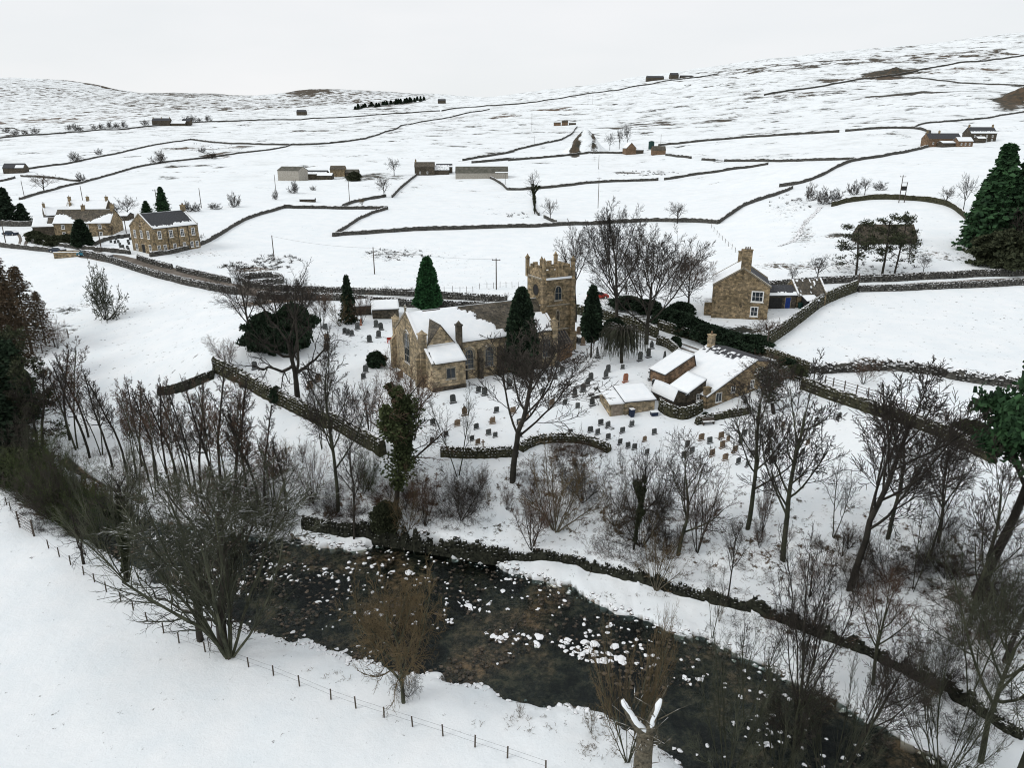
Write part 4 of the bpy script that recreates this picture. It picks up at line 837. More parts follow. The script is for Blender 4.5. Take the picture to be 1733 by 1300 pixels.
# --- round the church
trees([('bank_b',867,812,562,250,'large spreading bare tree standing in front of the church nave, trunk forking low',dict(rot=1.2)),
 ('oak',505,682,478,210,'gnarled old tree with thick twisted limbs beside the mossy churchyard wall',dict(rot=.5)),
 ('ash_b',428,582,456,105,'bare tree left of the dark yews on the churchyard edge'),
 ('bank_a',572,865,575,120,'tall straight bare tree growing through the churchyard wall left of the ivy-clad tree',dict(rot=2)),
 ('slim',599,912,735,70,'thin bare tree at the water edge below the tall straight tree'),
 ('slim_b',545,760,610,80,'slender forked tree just inside the churchyard wall right of the old oak'),
 ('ivytree',668,868,636,120,'tree smothered in dark ivy in front of the vestry, with orange twigs around it',dict(mats={'ivy':'moss_twig'})),
 ('fan_brown',700,745,610,110,'bush with reddish twigs right behind the ivy-smothered tree'),
 ('fan_brown',625,740,640,90,'bush with reddish twigs left of the ivy-smothered tree'),
 ('slim_b',775,806,662,95,'thin many-stemmed bare tree between the ivy-clad tree and the big spreading tree'),
 ('beech',1043,549,360,150,'very tall dense bare tree right of the church tower',dict(rot=.3)),
 ('beech',1094,583,398,190,'broad round-headed bare tree behind the weeping tree',dict(rot=2.1)),
 ('ash_b',974,545,392,92,'slender bare tree standing close behind the church tower'),
 ('beech',1165,520,430,95,'lower bare tree touching the left side of the tall brown house',dict(mats=GB)),
 ('weeping',1052,614,548,95,'weeping tree with hanging twigs right of the slim dark cypress'),
 ('cypress_green',725,527,437,42,'bright green cone-shaped cypress behind the church roof'),
 ('cypress_dark',882,636,490,44,'broad dark cypress standing against the south wall of the church'),
 ('cypress_slim',1000,605,485,30,'slim dark cypress right of the church tower'),
 ('yew_round',455,594,518,50,'round dark yew left of the pair behind the old oak',dict(sink=1)),
 ('yew_round',500,590,503,46,'round dark yew right of the pair, touching the old oak',dict(sink=1)),
 ('dark_spruce',591,546,464,34,'small thin spruce beside the road left of the church'),
 ('fan_brown',612,548,500,60,'brown bush right of the thin roadside spruce'),('dead_shrub',575,552,508,50,'thin leafless shrub left of the thin roadside spruce'),
 ('fan_brown',545,555,495,60,'leafless shrub between the yews and the roadside spruce'),('fan_brown',440,520,490,50,'brown roadside bush, first from left below the brown road'),('fan_brown',475,524,492,55,'brown roadside bush, second from left below the brown road'),('fan_brown',515,526,494,50,'brown roadside bush, third from left below the brown road'),('fan_brown',550,526,496,44,'brown roadside bush nearest the small thin spruce'),('fan_brown',648,532,508,40,'brown bush beside the low snow-roofed shed'),('ash_b',512,555,470,85,'fine-twigged bare tree rising behind the yews'),
 ('laurel',638,620,596,26,'small round evergreen bush standing alone among the graves'),('fan_brown',385,625,572,78,'wide brown bush at the top corner of the mossy churchyard wall'),
 ('ash_b',470,560,482,80,'small bare tree behind the left yew'),('laurel',470,680,655,18,'small dark shrub on the churchyard wall left of the old oak'),
 ('ivytrunk',686,800,690,70,'short ivy-covered trunk right of the ivy-smothered tree'),('laurel',1040,570,540,30,'dark shrub at the lane behind the weeping tree'),
 ('slim_b',560,700,600,60,'young bare tree right of the old oak near the wall')], 'trees in and around the churchyard')
# --- bank between churchyard and river
trees([('bank_a',1265,895,618,150,'bare tree with a bent trunk below the long cottage, first on the right bank',dict(rot=1)),
 ('bank_a',1325,950,628,175,'tall straight bare tree, second tall one on the right bank',dict(rot=3.5)),
 ('bank_b',1438,998,618,250,'tallest bare tree of the right bank with a thick leaning trunk',dict(rot=.9,tx=1462)),
 ('bank_a',1502,912,700,130,'slender bare tree just right of the tallest one'),
 ('ash_c',1573,942,735,95,'curved slim tree with an S-bent stem',dict(rot=.2)),('bank_b',1588,918,715,130,'crooked bare tree left of the big pine'),
 ('slim_b',1410,910,775,90,'thin twin-stemmed bare tree between the two tallest bank trees'),
 ('scots_pine',1652,1010,640,200,'big pine with a dark trunk and bright green needle pads at the right edge',dict(tx=1688,rot=.4)),
 ('bank_b',1700,1120,700,190,'dark bare tree right beside the big pine trunk',dict(tx=1725,rot=2.2)),('bank_a',1640,1060,760,130,'slim dark tree just left of the pine trunk'),
 ('bank_b',1738,1010,700,150,'bare tree cut by the right picture edge'),
 ('fan_brown',1290,900,800,60,'thin shrub beside the bent-trunk tree'),
 ('thicket',1085,925,770,130,'dense dark thicket with ivy on the bank below the graves'),('ash_c',1147,940,742,150,'fan-shaped dark tree with many stems on the bank below the graves',dict(rot=1.4)),
 ('ivytrunk',1072,930,760,60,'ivy-wrapped trunk left of the fan-shaped bank tree'),('fan_brown',1180,935,800,110,'brown-twigged shrub right of the fan-shaped bank tree'),
 ('dead_shrub',940,900,770,150,'tangle of brown bramble stems under the curved churchyard wall'),('thicket',985,850,765,110,'brown thicket hanging over the curved churchyard wall'),
 ('dead_shrub',1040,890,810,80,'pale dead shrub left of the dense dark thicket'),('fan_brown',900,930,840,120,'shrub of arching twigs above the river wall below the spreading tree'),
 ('slim',1232,1010,880,50,'thin young tree beside the fallen branches on the bank'),('thicket',780,880,800,110,'low tangled scrub on the bank below the straight retaining wall'),
 ('fan_brown',720,890,800,90,'reddish scrub on the bank right of the ivy-clad tree'),('dead_shrub',690,900,830,80,'dead bracken and stems above the tall river wall'),
 ('thicket',615,835,755,75,'dark green scrub left of the ivy-smothered tree',dict(mats={'crown':'moss_twig'})),('ivy_bush',655,895,850,40,'small ivy bush above the tall river wall'),('fan_brown',530,850,760,80,'brown bush at the left end of the tall river wall'),
 ('thicket',1500,985,910,110,'dark leafy thicket at the foot of the slender bare tree'),('thicket',1448,1010,940,70,'leafless scrub round the base of the tallest bank tree'),('thicket',1600,980,900,90,'thicket at the foot of the crooked tree left of the pine'),
 ('slim_b',1545,1000,820,80,'thin twisted tree between the S-bent tree and the pine'),('thicket',1655,1040,950,80,'dark scrub round the foot of the big pine'),
 ('fan_brown',1370,1010,930,90,'red-brown shrub above the river wall below the straight bare tree')], 'trees on the steep bank below the churchyard')
# --- beside the river, right
trees([('fan_brown',1355,1190,945,215,'large fan-shaped tree with reddish twigs growing from the far river bank',dict(mats={'crown':'twig'})),
 ('slim_b',1262,1230,1035,110,'thin crooked tree left of the large fan-shaped riverside tree'),('ash_c',1478,1160,960,130,'red-twigged tree right of the large fan-shaped riverside tree',dict(mats=GB)),
 ('bank_b',1418,1330,1085,140,'pale-stemmed tree rising from the bottom edge, right of centre',dict(tx=1475)),('bank_a',1334,1345,1105,130,'pale thin tree rising from the bottom edge beside the dark water'),
 ('fan',1230,1330,1110,200,'mossy many-stemmed willow leaning over the dark water at the bottom edge'),('fan',1400,1350,1130,190,'mossy willow with green stems at the bottom edge right of centre'),
 ('fan',1310,1345,1140,150,'low mossy willow between the two larger ones at the bottom edge'),
 ('ash_a',1660,1290,900,250,'wide twisted tree leaning at the lower right corner',dict(mats={'crown':'twig_green'})),('bank_a',1715,1330,850,210,'tall tree rising at the lower right corner',dict(tx=1740)),
 ('fan',1590,1330,1110,200,'mossy green-stemmed tree at the lower right',dict(rot=.4)),('thicket',1560,1190,1060,120,'brown thicket above the river wall at the lower right'),
 ('slim_b',1640,1180,960,120,'twin-stemmed thin tree above the river wall at the right'),('thicket',1690,1060,940,120,'dark thicket at the right edge below the pine'),
 ('dead_shrub',1110,1000,900,90,'snow-dusted broken branches beside the river wall'),('slim_b',1205,1080,960,60,'thin sapling below the river wall')], 'trees along the far river bank')
# --- near bank
trees([('willow',683,1190,985,165,'golden-brown willow with a short dark trunk on the near bank'),
 ('bigfan',388,1112,825,330,'huge many-stemmed mossy tree overhanging the river on the near bank',dict(rot=.6)),
 ('bank_b',378,1098,835,400,'spreading dark tree behind the fence posts, its boughs reaching over the river',dict(rot=2.8,mats={'crown':'twig_green'})),
 ('oak',340,1085,930,230,'low dark tree with boughs drooping over the snow toward the left'),
 ('fan',215,985,765,170,'tall many-stemmed green tree on the near bank left of the huge one'),('ivytrunk',212,985,790,100,'dark ivy-wrapped tree on the near bank at the bend'),
 ('oak',142,955,850,110,'small dark bush-like tree behind the fence posts at the left'),
 ('thicket',690,1180,1130,60,'drooping leafless twigs round the foot of the golden willow'),
 ('dead_shrub',880,1215,1190,22,'tiny dead weed clump on the near bank'),('dead_shrub',1000,1240,1205,45,'little dead shrub near the water on the near bank')], 'trees on the near river bank')
# broken snow-capped trunk in the foreground
def snag():
    P = at(1083, 1335); H = height_to(P, 1085, 1185); o = thing('broken_tree', 'thick broken tree trunk with snow on its two splintered tops in the foreground', 'tree', P, 0, None)
    sc = depth(P)/F; r = 15*sc; m = MB(); rr = random.Random(2)
    def limb(pts, r0, r1):
        for k, (p, q) in enumerate(zip(pts, pts[1:])):
            a_, b_ = k/(len(pts)-1), (k+1)/(len(pts)-1); m.tube(p, q, r0+(r1-r0)*a_, r0+(r1-r0)*b_, 9)
    def bend(p, q, n, j): return [tuple(Vector(p).lerp(Vector(q), k/n)+Vector((rr.uniform(-j, j), rr.uniform(-j, j), 0))*(0 < k < n)) for k in range(n+1)]
    limb(bend((0, 0, -1), (.1, 0, H*.62), 6, .08), r*1.2, r*.9); limb(bend((.1, 0, H*.6), (-r*2.6, .1, H*.99), 5, .06), r*.72, r*.3); limb(bend((.1, 0, H*.58), (r*1.5, .1, H), 5, .06), r*.62, r*.34)
    for k in range(26):
        z = rr.uniform(.3, 1)*H; a_ = rr.uniform(0, 6.28); p = (math.cos(a_)*r*.5-(z > .7*H)*r*rr.choice((1.4, -1)), math.sin(a_)*r*.5, z); q = (p[0]+math.cos(a_)*rr.uniform(.5, 1.6), p[1]+math.sin(a_)*rr.uniform(.5, 1.4), z+rr.uniform(.2, 1.3)); m.tube(p, q, .045, .015, 4); m.tube(q, (q[0]+rr.uniform(-.6, .6), q[1]+rr.uniform(-.5, .5), q[2]+rr.uniform(.2, .8)), .015, .008, 3)
    m.build('trunk', M['bark_pale'], o, True)
    for pts, w in (([(-r*2.6, .1, H*1.0), (-r*1.6, .05, H*.87), (-r*.6, 0, H*.74), (.1, 0, H*.66)], .42), ([(r*1.5, .1, H*1.01), (r*1.0, .1, H*.84), (r*.4, 0, H*.7)], .36)):
        s = MB(); k_ = 8
        path = bend(pts[0], pts[1], 3, .06)+bend(pts[1], pts[2], 3, .08)[1:]+(bend(pts[2], pts[3], 2, .05)[1:] if len(pts) > 3 else [])
        for i, p in enumerate(path):
            rad = r*w*rr.uniform(.55, 1.0)*(.45 if i in (0, len(path)-1) else 1)
            for j in range(k_): a_ = j*2*math.pi/k_; s.v.append(Vector((p[0]+math.cos(a_)*rad, p[1]-r*.35+math.sin(a_)*rad*.7, p[2]+.1+math.sin(a_)*rad*.5+rr.uniform(-.04, .04))))
        for i in range(len(path)-1):
            for j in range(k_): s.f.append((i*k_+j, i*k_+(j+1) % k_, (i+1)*k_+(j+1) % k_, (i+1)*k_+j))
        s.f += [tuple(range(k_))[::-1], tuple(range((len(path)-1)*k_, len(path)*k_))]
        s.build('snow_cap', M['snow'], o, True)
    tree('fan', 1062, 1290, 1050, 150, 'gold-twigged leafless tree fanning out left of the broken trunk', 'trees on the near river bank', mats={'crown': 'twig_gold'})
snag()
# --- left: far-bank alders and the dark wood
AL = [(130,760,600,90),(152,775,628,70),(172,770,640,60),(190,790,645,72),(215,800,650,70),(232,812,655,62),(252,815,660,60),(268,822,662,70),(288,828,665,66),(303,832,664,72),(322,838,668,66),(342,845,660,72),(362,850,655,78),(380,852,650,96),(402,856,655,100),(420,860,690,80),(440,868,700,84),(465,875,740,76),(485,880,750,80),(150,740,612,60),(240,790,660,60),(320,815,672,60),(262,842,672,64),(296,846,668,64),(335,856,664,66),(372,862,658,74),(398,866,662,76),(425,872,676,76),(452,880,700,70)]
ORD = ['first','second','third','fourth','fifth','sixth','seventh','eighth','ninth','tenth','eleventh','twelfth','thirteenth','fourteenth','fifteenth','sixteenth','seventeenth','eighteenth','nineteenth','twentieth','twenty-first','twenty-second','twenty-third','twenty-fourth','twenty-fifth','twenty-sixth','twenty-seventh','twenty-eighth','twenty-ninth','thirtieth']
for i, (a, b, c, d) in enumerate(sorted(AL)):
    tree('alder_b' if i % 3 == 0 else 'alder_a', a, b, c-16, d, f'dark slender riverside alder, {ORD[i]} from the left in the row across the river', 'row of alders on the far river bank', mats={'crown': 'twig' if i % 3 else 'twig_red'})
trees([('larch',22,590,425,90,'tall brown larch at the front of the wood at the left edge'),('larch',55,600,445,80,'brown larch on the right side of the wood, nearest the gate'),('larch',-12,585,420,90,'brown larch cut by the left picture edge'),
 ('larch',78,585,490,50,'smaller leaning larch above the gate'),('larch',40,640,470,90,'brown larch behind the first two, inside the wood'),('larch',5,660,500,110,'dark larch low at the left edge of the wood'),('thin_pine',40,700,560,90,'dark pine crown between the larches and conifers'),('dark_spruce',5,690,520,100,'dark conifer in the wood below the larches at the left edge'),('dark_spruce',38,705,570,80,'dark conifer in the wood just below the gate'),
 ('dark_spruce',-20,760,590,120,'dark conifer at the left edge in the middle of the wood'),('thin_pine',65,760,620,90,'thin dark pine deeper in the wood'),
 ('dark_spruce',15,790,650,110,'dark conifer low in the wood at the left'),('ivy_bush',30,830,760,90,'mossy green mound at the lower end of the wood'),('thicket',95,840,740,110,'mossy scrub between the wood and the near bank',dict(mats={'crown':'moss_twig'})),
 ('alder_a',75,770,620,90,'bare alder among the dark conifers of the wood'),('alder_b',35,775,640,90,'leafless alder in the middle of the dark wood'),('alder_a',118,745,590,70,'tall alder rising above the wood edge'),
 ('thicket',125,890,790,130,'green mossy thicket above the near bank fence',dict(mats={'crown':'moss_twig'})),('thicket',175,925,830,120,'dense green thicket left of the many-stemmed green tree',dict(mats={'crown':'moss_twig'})),('thicket',65,860,770,120,'green thicket behind the gate at the near bank',dict(mats={'crown':'moss_twig'})),
 ('thicket',90,880,770,130,'snow-dusted leafless thicket above the near bank fence'),('thicket',20,820,720,130,'snow-dusted leafless thicket at the left edge above the fence'),
 ('fan',110,890,770,110,'olive-stemmed willow above the near bank fence'),('fan',30,830,730,110,'olive-stemmed willow at the left edge')], 'wood at the left edge of the picture')
trees([('fan_brown',400,870,790,120,'brown underwood shrub at the foot of the right alders'),
 ('thicket',450,890,810,110,'brown thicket between the alders and the tall river wall'),('dead_shrub',350,870,800,100,'pale stems between the alders and the river')], 'underwood below the alders')
# --- big left snowfield and the hamlet
trees([('fieldbush',178,541,458,64,'ivy-darkened bushy tree alone in the big left snowfield',dict(mats={'crown':'twig_green'})),('fan_brown',98,590,540,40,'small brown bush beside the field gate'),
 ('cypress_green',142,420,372,34,'dark green conical tree in front of the left farmhouses',dict(mats={'crown':'yew'})),('spruce',277,362,315,30,'dark spruce rising behind the chapel roof'),('spruce',249,362,339,24,'smaller dark spruce left of the one behind the chapel'),
 ('dark_spruce',15,378,316,42,'tall dark spruce at the left edge of the hamlet'),('dark_spruce',40,376,343,30,'lower dark spruce beside the tall one at the left edge'),('dark_spruce',-4,378,330,30,'dark spruce cut off by the left edge'),
 ('fieldtree',75,326,296,44,'bare brown-twigged tree below the small left barn',dict(mats=GB)),('fieldtree',217,366,334,40,'bare tree behind the farmhouses, left of the chapel'),('fieldtree',200,366,345,36,'smaller bare tree behind the farmhouses'),
 ('fieldbush',186,366,350,24,'bush behind the snowy farmhouse roof'),('fieldtree',190,402,380,22,'small bare tree beside the farmhouse gable'),('fieldtree',339,413,395,18,'small bare tree at the right corner of the chapel'),
 ('fieldbush',127,274,258,24,'round dark bush standing alone on the left hillside'),('fieldbush',272,276,257,32,'round bare bush on the wall in the left hillside'),('fieldbush',168,262,252,14,'tiny bare bush on the upper left slope'),
 ('fieldbush',137,308,293,18,'bare bush at the wall corner below the hillside'),('fieldbush',343,258,250,16,'small dark bush left in the heath corner'),('fieldbush',358,268,258,36,'wide low bush in the heath corner'),
 ('fieldbush',318,358,342,20,'bare bush right of the chapel, left of two'),('fieldbush',332,358,344,20,'bare bush right of the chapel, right of two'),('fieldbush',363,354,344,26,'low wide bush in the field right of the chapel'),('fieldbush',397,350,328,24,'dense round bush in the field'),
 ('ivy_bush',60,408,390,22,'dark garden shrub at the left end of the farmhouses'),('ivy_bush',75,412,396,22,'dark garden shrub before the farmhouses, second from left'),('ivy_bush',95,415,398,26,'dark garden shrub before the farmhouses, third from left'),('ivy_bush',115,414,396,24,'dark garden shrub before the farmhouses, next to the conical tree'),
 ('fieldtree',650,334,300,34,'bare tree beside the curved wall left of the middle farm'),('fieldtree',667,297,269,28,'bare tree between the two farms'),('fieldtree',613,352,336,16,'small golden tree by the field wall',dict(mats={'crown':'twig_gold'})),
 ('ivy_bush',600,306,290,18,'dark bush right of the left farm'),('fieldbush',499,327,308,22,'dark bush below the grey barn'),('fieldbush',467,338,322,12,'small bush below the grey barn, left'),('fieldbush',530,322,315,12,'tiny bush below the left farm'),
 ('ivytrunk',905,362,292,30,'ivy-clad field tree growing from a wall end'),('fieldtree',931,374,338,30,'small bushy bare tree below the ivy-clad field tree'),('fieldtree',1146,378,344,46,'round-crowned bare tree on the wall right of the middle field'),
 ('fieldtree',1032,254,226,18,'bare tree left of the hill cottage, first of three'),('fieldtree',1048,252,218,18,'bare tree left of the hill cottage, second of three'),('fieldtree',1061,248,212,20,'bare tree left of the hill cottage, third of three')], 'trees and bushes scattered over the fields')
trees([('spruce',1672,428,240,100,'tall dark green spruce at the right edge, left one of the group'),('spruce',1715,435,248,95,'tall dark green spruce second in the group at the right edge'),('spruce',1745,430,255,90,'spruce cut off by the right picture edge'),('spruce',1650,415,300,60,'lower spruce at the left foot of the right-edge group'),
 ('ivy_bush',1700,450,390,90,'dark shrubbery under the right-edge spruces'),('fieldtree',1720,445,350,80,'grey bare tree in front of the right-edge spruces',),
 ('fieldtree',1600,348,317,32,'round bare tree near the mossy wall left of the spruces'),('fieldtree',1630,355,298,30,'slender bare tree just left of the spruces'),
 ('thin_pine',1493,464,368,75,'dark thin pine left of the two in front of the dark barn'),('thin_pine',1514,463,366,60,'dark thin pine right of the two in front of the dark barn'),('thin_pine',1448,470,378,80,'dark thin pine beside the stream below the mound'),
 ('fieldtree',1383,476,434,44,'small bare tree beside the right road'),('fieldtree',1340,482,452,26,'pale small tree behind the outbuildings'),('fieldtree',1562,462,432,24,'small bare tree by the right road'),('fieldtree',1538,440,400,30,'bare tree right of the dark barn'),
 ('fieldbush',1370,340,312,22,'bush in the thicket of the right slope, first from left'),('fieldbush',1393,346,320,36,'darker bush in the thicket of the right slope, second from left'),('fieldbush',1415,343,322,28,'bush in the thicket of the right slope, third from left'),
 ('fieldbush',1445,330,308,26,'bush on the right slope, left of the pair'),('fieldtree',1463,330,302,28,'bare tree on the right slope above the mossy wall'),('fieldbush',1488,322,308,26,'low bush left of the transformer pole')], 'trees and bushes on the right slope')
HB = [(1128,545,40),(1150,552,44),(1172,562,46),(1195,572,44),(1218,580,46),(1240,586,48),(1262,590,48),(1282,590,40)]
for i, (a, b, w) in enumerate(HB): tree('laurel', a, b+4, b-22, w, f'dark laurel bush, {ORD[i]} from the left in the hedge below the tall house', 'laurel hedge below the tall house')
trees([('laurel',1152,532,512,34,'rounded evergreen shrub near the corner of the tall house'),('laurel',1092,527,508,40,'evergreen shrub between the big bare trees and the house'),('laurel',1060,520,503,50,'dark evergreen shrub behind the big bare trees'),
 ('dead_shrub',1290,572,545,56,'small bare garden tree below the bay window'),('fieldtree',1296,580,540,50,'leafless fruit tree by the diagonal garden wall',dict(mats=GB)),
 ('ivytree',1310,700,610,90,'ivy-thick brown tree hiding the end of the long cottage',dict(mats={'ivy':'twig_green'})),('fan_brown',1275,640,600,60,'brown creeper bush on the gable of the long cottage'),('laurel',1330,628,608,30,'green shrub behind the gable of the long cottage'),('ivy_bush',1345,640,618,28,'green bush by the lane right of the long cottage'),
 ('laurel',1193,708,698,10,'tiny round shrub in the cottage garden'),('laurel',1142,588,570,16,'small shrub at the lane by the cottage chimney'),('dead_shrub',1252,690,675,14,'small brown garden bush behind the terrace wall'),
 ('ivy_bush',1640,742,712,50,'dark green undergrowth left of the pine crown'),('fan_brown',1600,725,690,60,'brown scrub on the lane wall by the pine'),('fan_brown',1460,650,610,70,'thin-twigged scrub beyond the rail fence',),
 ('fan_brown',655,492,484,14,'little bush by the road posts, left'),('fan_brown',700,498,486,18,'little bush by the road posts, right'),('fan_brown',857,508,496,12,'tiny lone bush in the field left of the tower')], 'garden shrubs and hedges')
# far line of small trees along the road and the plantation under the far hill
FT = [(12,224),(27,229),(43,228),(60,226),(118,220),(128,221),(136,222),(160,219),(172,219),(186,217),(198,217),(210,216),(246,212),(318,207),(326,207),(337,206),(352,205)]
for i, (a, b) in enumerate(FT): tree('fieldbush', a, b, b-rgT.uniform(6, 12), rgT.uniform(10, 18), f'tiny dark roadside bush, {ORD[i]} from the left along the far thin wall', 'bushes along the far road')
rgP = random.Random(5)
for i in range(26):
    x = 601+i*4.6; y = 184-(x-600)*.125; P = at(x, y)
    tree('dark_spruce', x+rgP.uniform(-1.5, 1.5), y+rgP.uniform(-1, 1.5), y-6+rgP.uniform(-3, 2), rgP.uniform(7, 11), 'tiny dark conifer in the plantation strip under the flat far hill', 'conifers of the far plantation')

# --- low undergrowth, stuff
def undergrowth(name, label, spots, n, h, mat, seed, thick=.012):
    rg = random.Random(seed); segs = []
    for (px, py, rx, ry, k) in spots:
        for _ in range(int(n*k)):
            a = rg.uniform(0, 6.283); q = math.sqrt(rg.random()); P = at(px+math.cos(a)*q*rx, py+math.sin(a)*q*ry); cl = rg.randint(4, 9); hh = h*rg.uniform(.4, 1.3)
            for _ in range(cl):
                d = Vector((rg.gauss(0, .6), rg.gauss(0, .6), rg.uniform(.3, 1))).normalized(); p = Vector(P)+Vector((rg.gauss(0, .2), rg.gauss(0, .2), 0)); q1 = p+d*hh*.55; d2 = (d+Vector((rg.gauss(0, .5), rg.gauss(0, .5), -.35))).normalized(); q2_ = q1+d2*hh*.5
                segs.append((*p, *q1, thick, thick*.8, 0)); segs.append((*q1, *q2_, thick*.8, thick*.4, 0))
                q3_ = q1+(d+Vector((rg.gauss(0, .7), rg.gauss(0, .7), 0))).normalized()*hh*.4; segs.append((*q1, *q3_, thick*.7, thick*.4, 0))
    o = link(name, tmesh(name, np.array(segs), M[mat], 3)); tag(o, label, 'undergrowth', kind='stuff')
undergrowth('bracken', 'dead brown bracken and brambles on the banks', [(590,850,80,40,1),(720,850,90,40,1.1),(930,830,80,60,1.2),(1080,900,110,60,.8),(1230,960,100,60,.3),(1420,990,120,50,.4),(1560,1000,120,60,.4),(1650,1100,90,60,.5),(460,840,70,50,1),(320,830,110,40,1),(200,800,80,40,.8),(980,760,50,15,.6),(640,700,70,40,.4),(560,700,50,40,.4)], 260, .8, 'twig_red', 3, .012)
undergrowth('brambles', 'dark bramble tangles along the bank and the wood floor', [(40,780,60,70,2),(110,870,80,40,1.6),(300,880,130,20,.8),(450,880,60,30,1),(600,880,60,20,.6),(1080,910,80,50,1),(1500,960,120,50,.6),(1640,1030,90,70,.8),(760,860,80,40,.6),(1330,1080,150,40,.3),(1640,1200,90,60,.8)], 200, .7, 'twig', 5, .013)
undergrowth('rushes', 'tufts of dead grass and stones poking through the snow on the river bank', [(1050,1265,80,25,.5),(900,1225,100,15,.15),(1000,990,200,25,.25),(700,930,100,6,.1),(1250,1060,150,25,.3),(560,1140,100,15,.08)], 90, .3, 'twig_gold', 9, .012)
undergrowth('heather', 'dark tufts of heath showing through the field snow', [(670,432,60,10,.6),(430,452,60,8,1.2),(470,440,40,8,.6),(1095,293,60,5,.8),(350,250,80,8,.8),(1480,440,100,20,.5),(1340,345,40,15,.4),(880,365,25,5,.2)], 60, .7, 'twig', 7, .05)

ZN = [('on the bank under the spreading churchyard tree', 820, 850, 70, 40, 9), ('on the bank below the curved churchyard wall', 940, 850, 60, 50, 9), ('on the bank among the dense thickets below the graves', 1110, 900, 90, 50, 13), ('on the bank between the two straight tall trees', 1280, 930, 80, 50, 10),
 ('on the bank round the foot of the tallest tree', 1440, 960, 90, 50, 14), ('on the bank left of the big pine', 1580, 960, 70, 50, 12), ('between the river wall and the pine', 1640, 1080, 70, 60, 12), ('above the tall river wall left of centre', 620, 860, 90, 30, 12), ('among the alder trunks across the river', 330, 830, 130, 30, 16), ('on the slope between the ivy-clad tree and the alders', 500, 800, 60, 50, 9), ('along the foot of the long river wall', 1330, 1060, 150, 14, 9), ('along the far water edge at the lower right', 1480, 1190, 120, 20, 8)]
rz_ = random.Random(404)
for (wh, cx, cy, rx, ry, n) in ZN:
    for i in range(int(n*.62)):
        a = rz_.uniform(0, 6.283); q = math.sqrt(rz_.random()); x, y = cx+math.cos(a)*q*rx, cy+math.sin(a)*q*ry; kd = rz_.choice(('fan_brown', 'dead_shrub', 'thicket', 'fan_brown')); hh = rz_.uniform(18, 48)
        tree(kd, x, y, y-hh, hh*rz_.uniform(.8, 1.4), 'leafless brown shrub in the scrub '+wh, 'scrub '+wh, mats=rz_.choice((None, {'crown': 'twig'}, {'crown': 'twig_red'})) if kd != 'dead_shrub' else None)

# ------------------------------------------------------------------ buildings
def Tm(x, y, z=0, r=0): return Matrix.Translation((x, y, z)) @ Matrix.Rotation(math.radians(r), 4, 'Z')
def FT_(face, L, W, s, z):
    return {'f': Tm(s, 0, z), 'b': Tm(s, W, z, 180), 'l': Tm(0, s, z, -90), 'r': Tm(L, s, z, 90)}[face]
def arch_poly(w, h, y, arch, n=5):
    if not arch: return [(-w/2, y, 0), (w/2, y, 0), (w/2, y, h), (-w/2, y, h)]
    hs = h-w*.8; pts = [(-w/2, y, 0), (w/2, y, 0)]
    if arch == 'round':
        return [(math.cos(a)*w/2, y, h/2+math.sin(a)*h/2) for a in [i*2*math.pi/18 for i in range(18)]]
    for i in range(n+1): t = i/n; pts.append((w/2*math.cos(t*math.pi/2)**.8 if t < 1 else 0, y, hs+(h-hs)*math.sin(t*math.pi/2)))
    for i in range(n-1, -1, -1): t = i/n; pts.append((-w/2*math.cos(t*math.pi/2)**.8, y, hs+(h-hs)*math.sin(t*math.pi/2)))
    return pts
def window(root, T, w, h, frame='white', arch=None, bars=(1, 1), pane='glass', sill=True, fw=.07, small=False, name='window'):
    """frame ring + glazing bars as the window, its pane as a sub-part"""
    m = MB(T); o, i = arch_poly(w, h, -.05, arch), arch_poly(w-2*fw, h-2*fw, -.05, arch); i = [(x, y, z+fw) for x, y, z in i]; n = len(o)
    vs = o+i+[(x, .02, z) for x, y, z in o]+[(x, .02, z) for x, y, z in i]
    m.add(vs, [(k, (k+1) % n, n+(k+1) % n, n+k) for k in range(n)]+[(k, 2*n+k, 2*n+(k+1) % n, (k+1) % n) for k in range(n)]+[(n+k, n+(k+1) % n, 3*n+(k+1) % n, 3*n+k) for k in range(n)])
    for k in range(1, bars[0]+1): x = -w/2+w*k/(bars[0]+1); m.box(x-.025, x+.025, -.045, .0, fw, h*(.93 if arch else 1)-fw)
    for k in range(1, bars[1]+1): z = h*k/(bars[1]+1); m.box(-w/2+fw, w/2-fw, -.043, -.002, z-.025, z+.025)
    if sill: m.box(-w/2-.08, w/2+.08, -.13, .02, -.1, -.005)
    f = m.build(name, M[frame], root)
    p = MB(T); q = arch_poly(w-.04, h-.04, -.015, arch); p.add([(x, y, z+.02) for x, y, z in q], [tuple(range(len(q)))]); p.build('pane', M[pane], f)
    return f
def door(root, T, w, h, mat='wood'):
    m = MB(T); m.box(-w/2, w/2, -.03, .03, 0, h)
    for x in (-w/6, w/6): m.box(x-.01, x+.01, -.036, -.03, 0, h)
    d = m.build('door', M[mat], root)
    MB(T).box(w/2-.14, w/2-.08, -.07, -.03, h*.45, h*.5).build('handle', M['black'], d)
    MB(T).box(-w/2-.1, -w/2, -.05, .03, 0, h+.1).box(w/2, w/2+.1, -.05, .03, 0, h+.1).box(-w/2, w/2, -.05, .03, h, h+.1).build('door_frame', M['coping'], root)
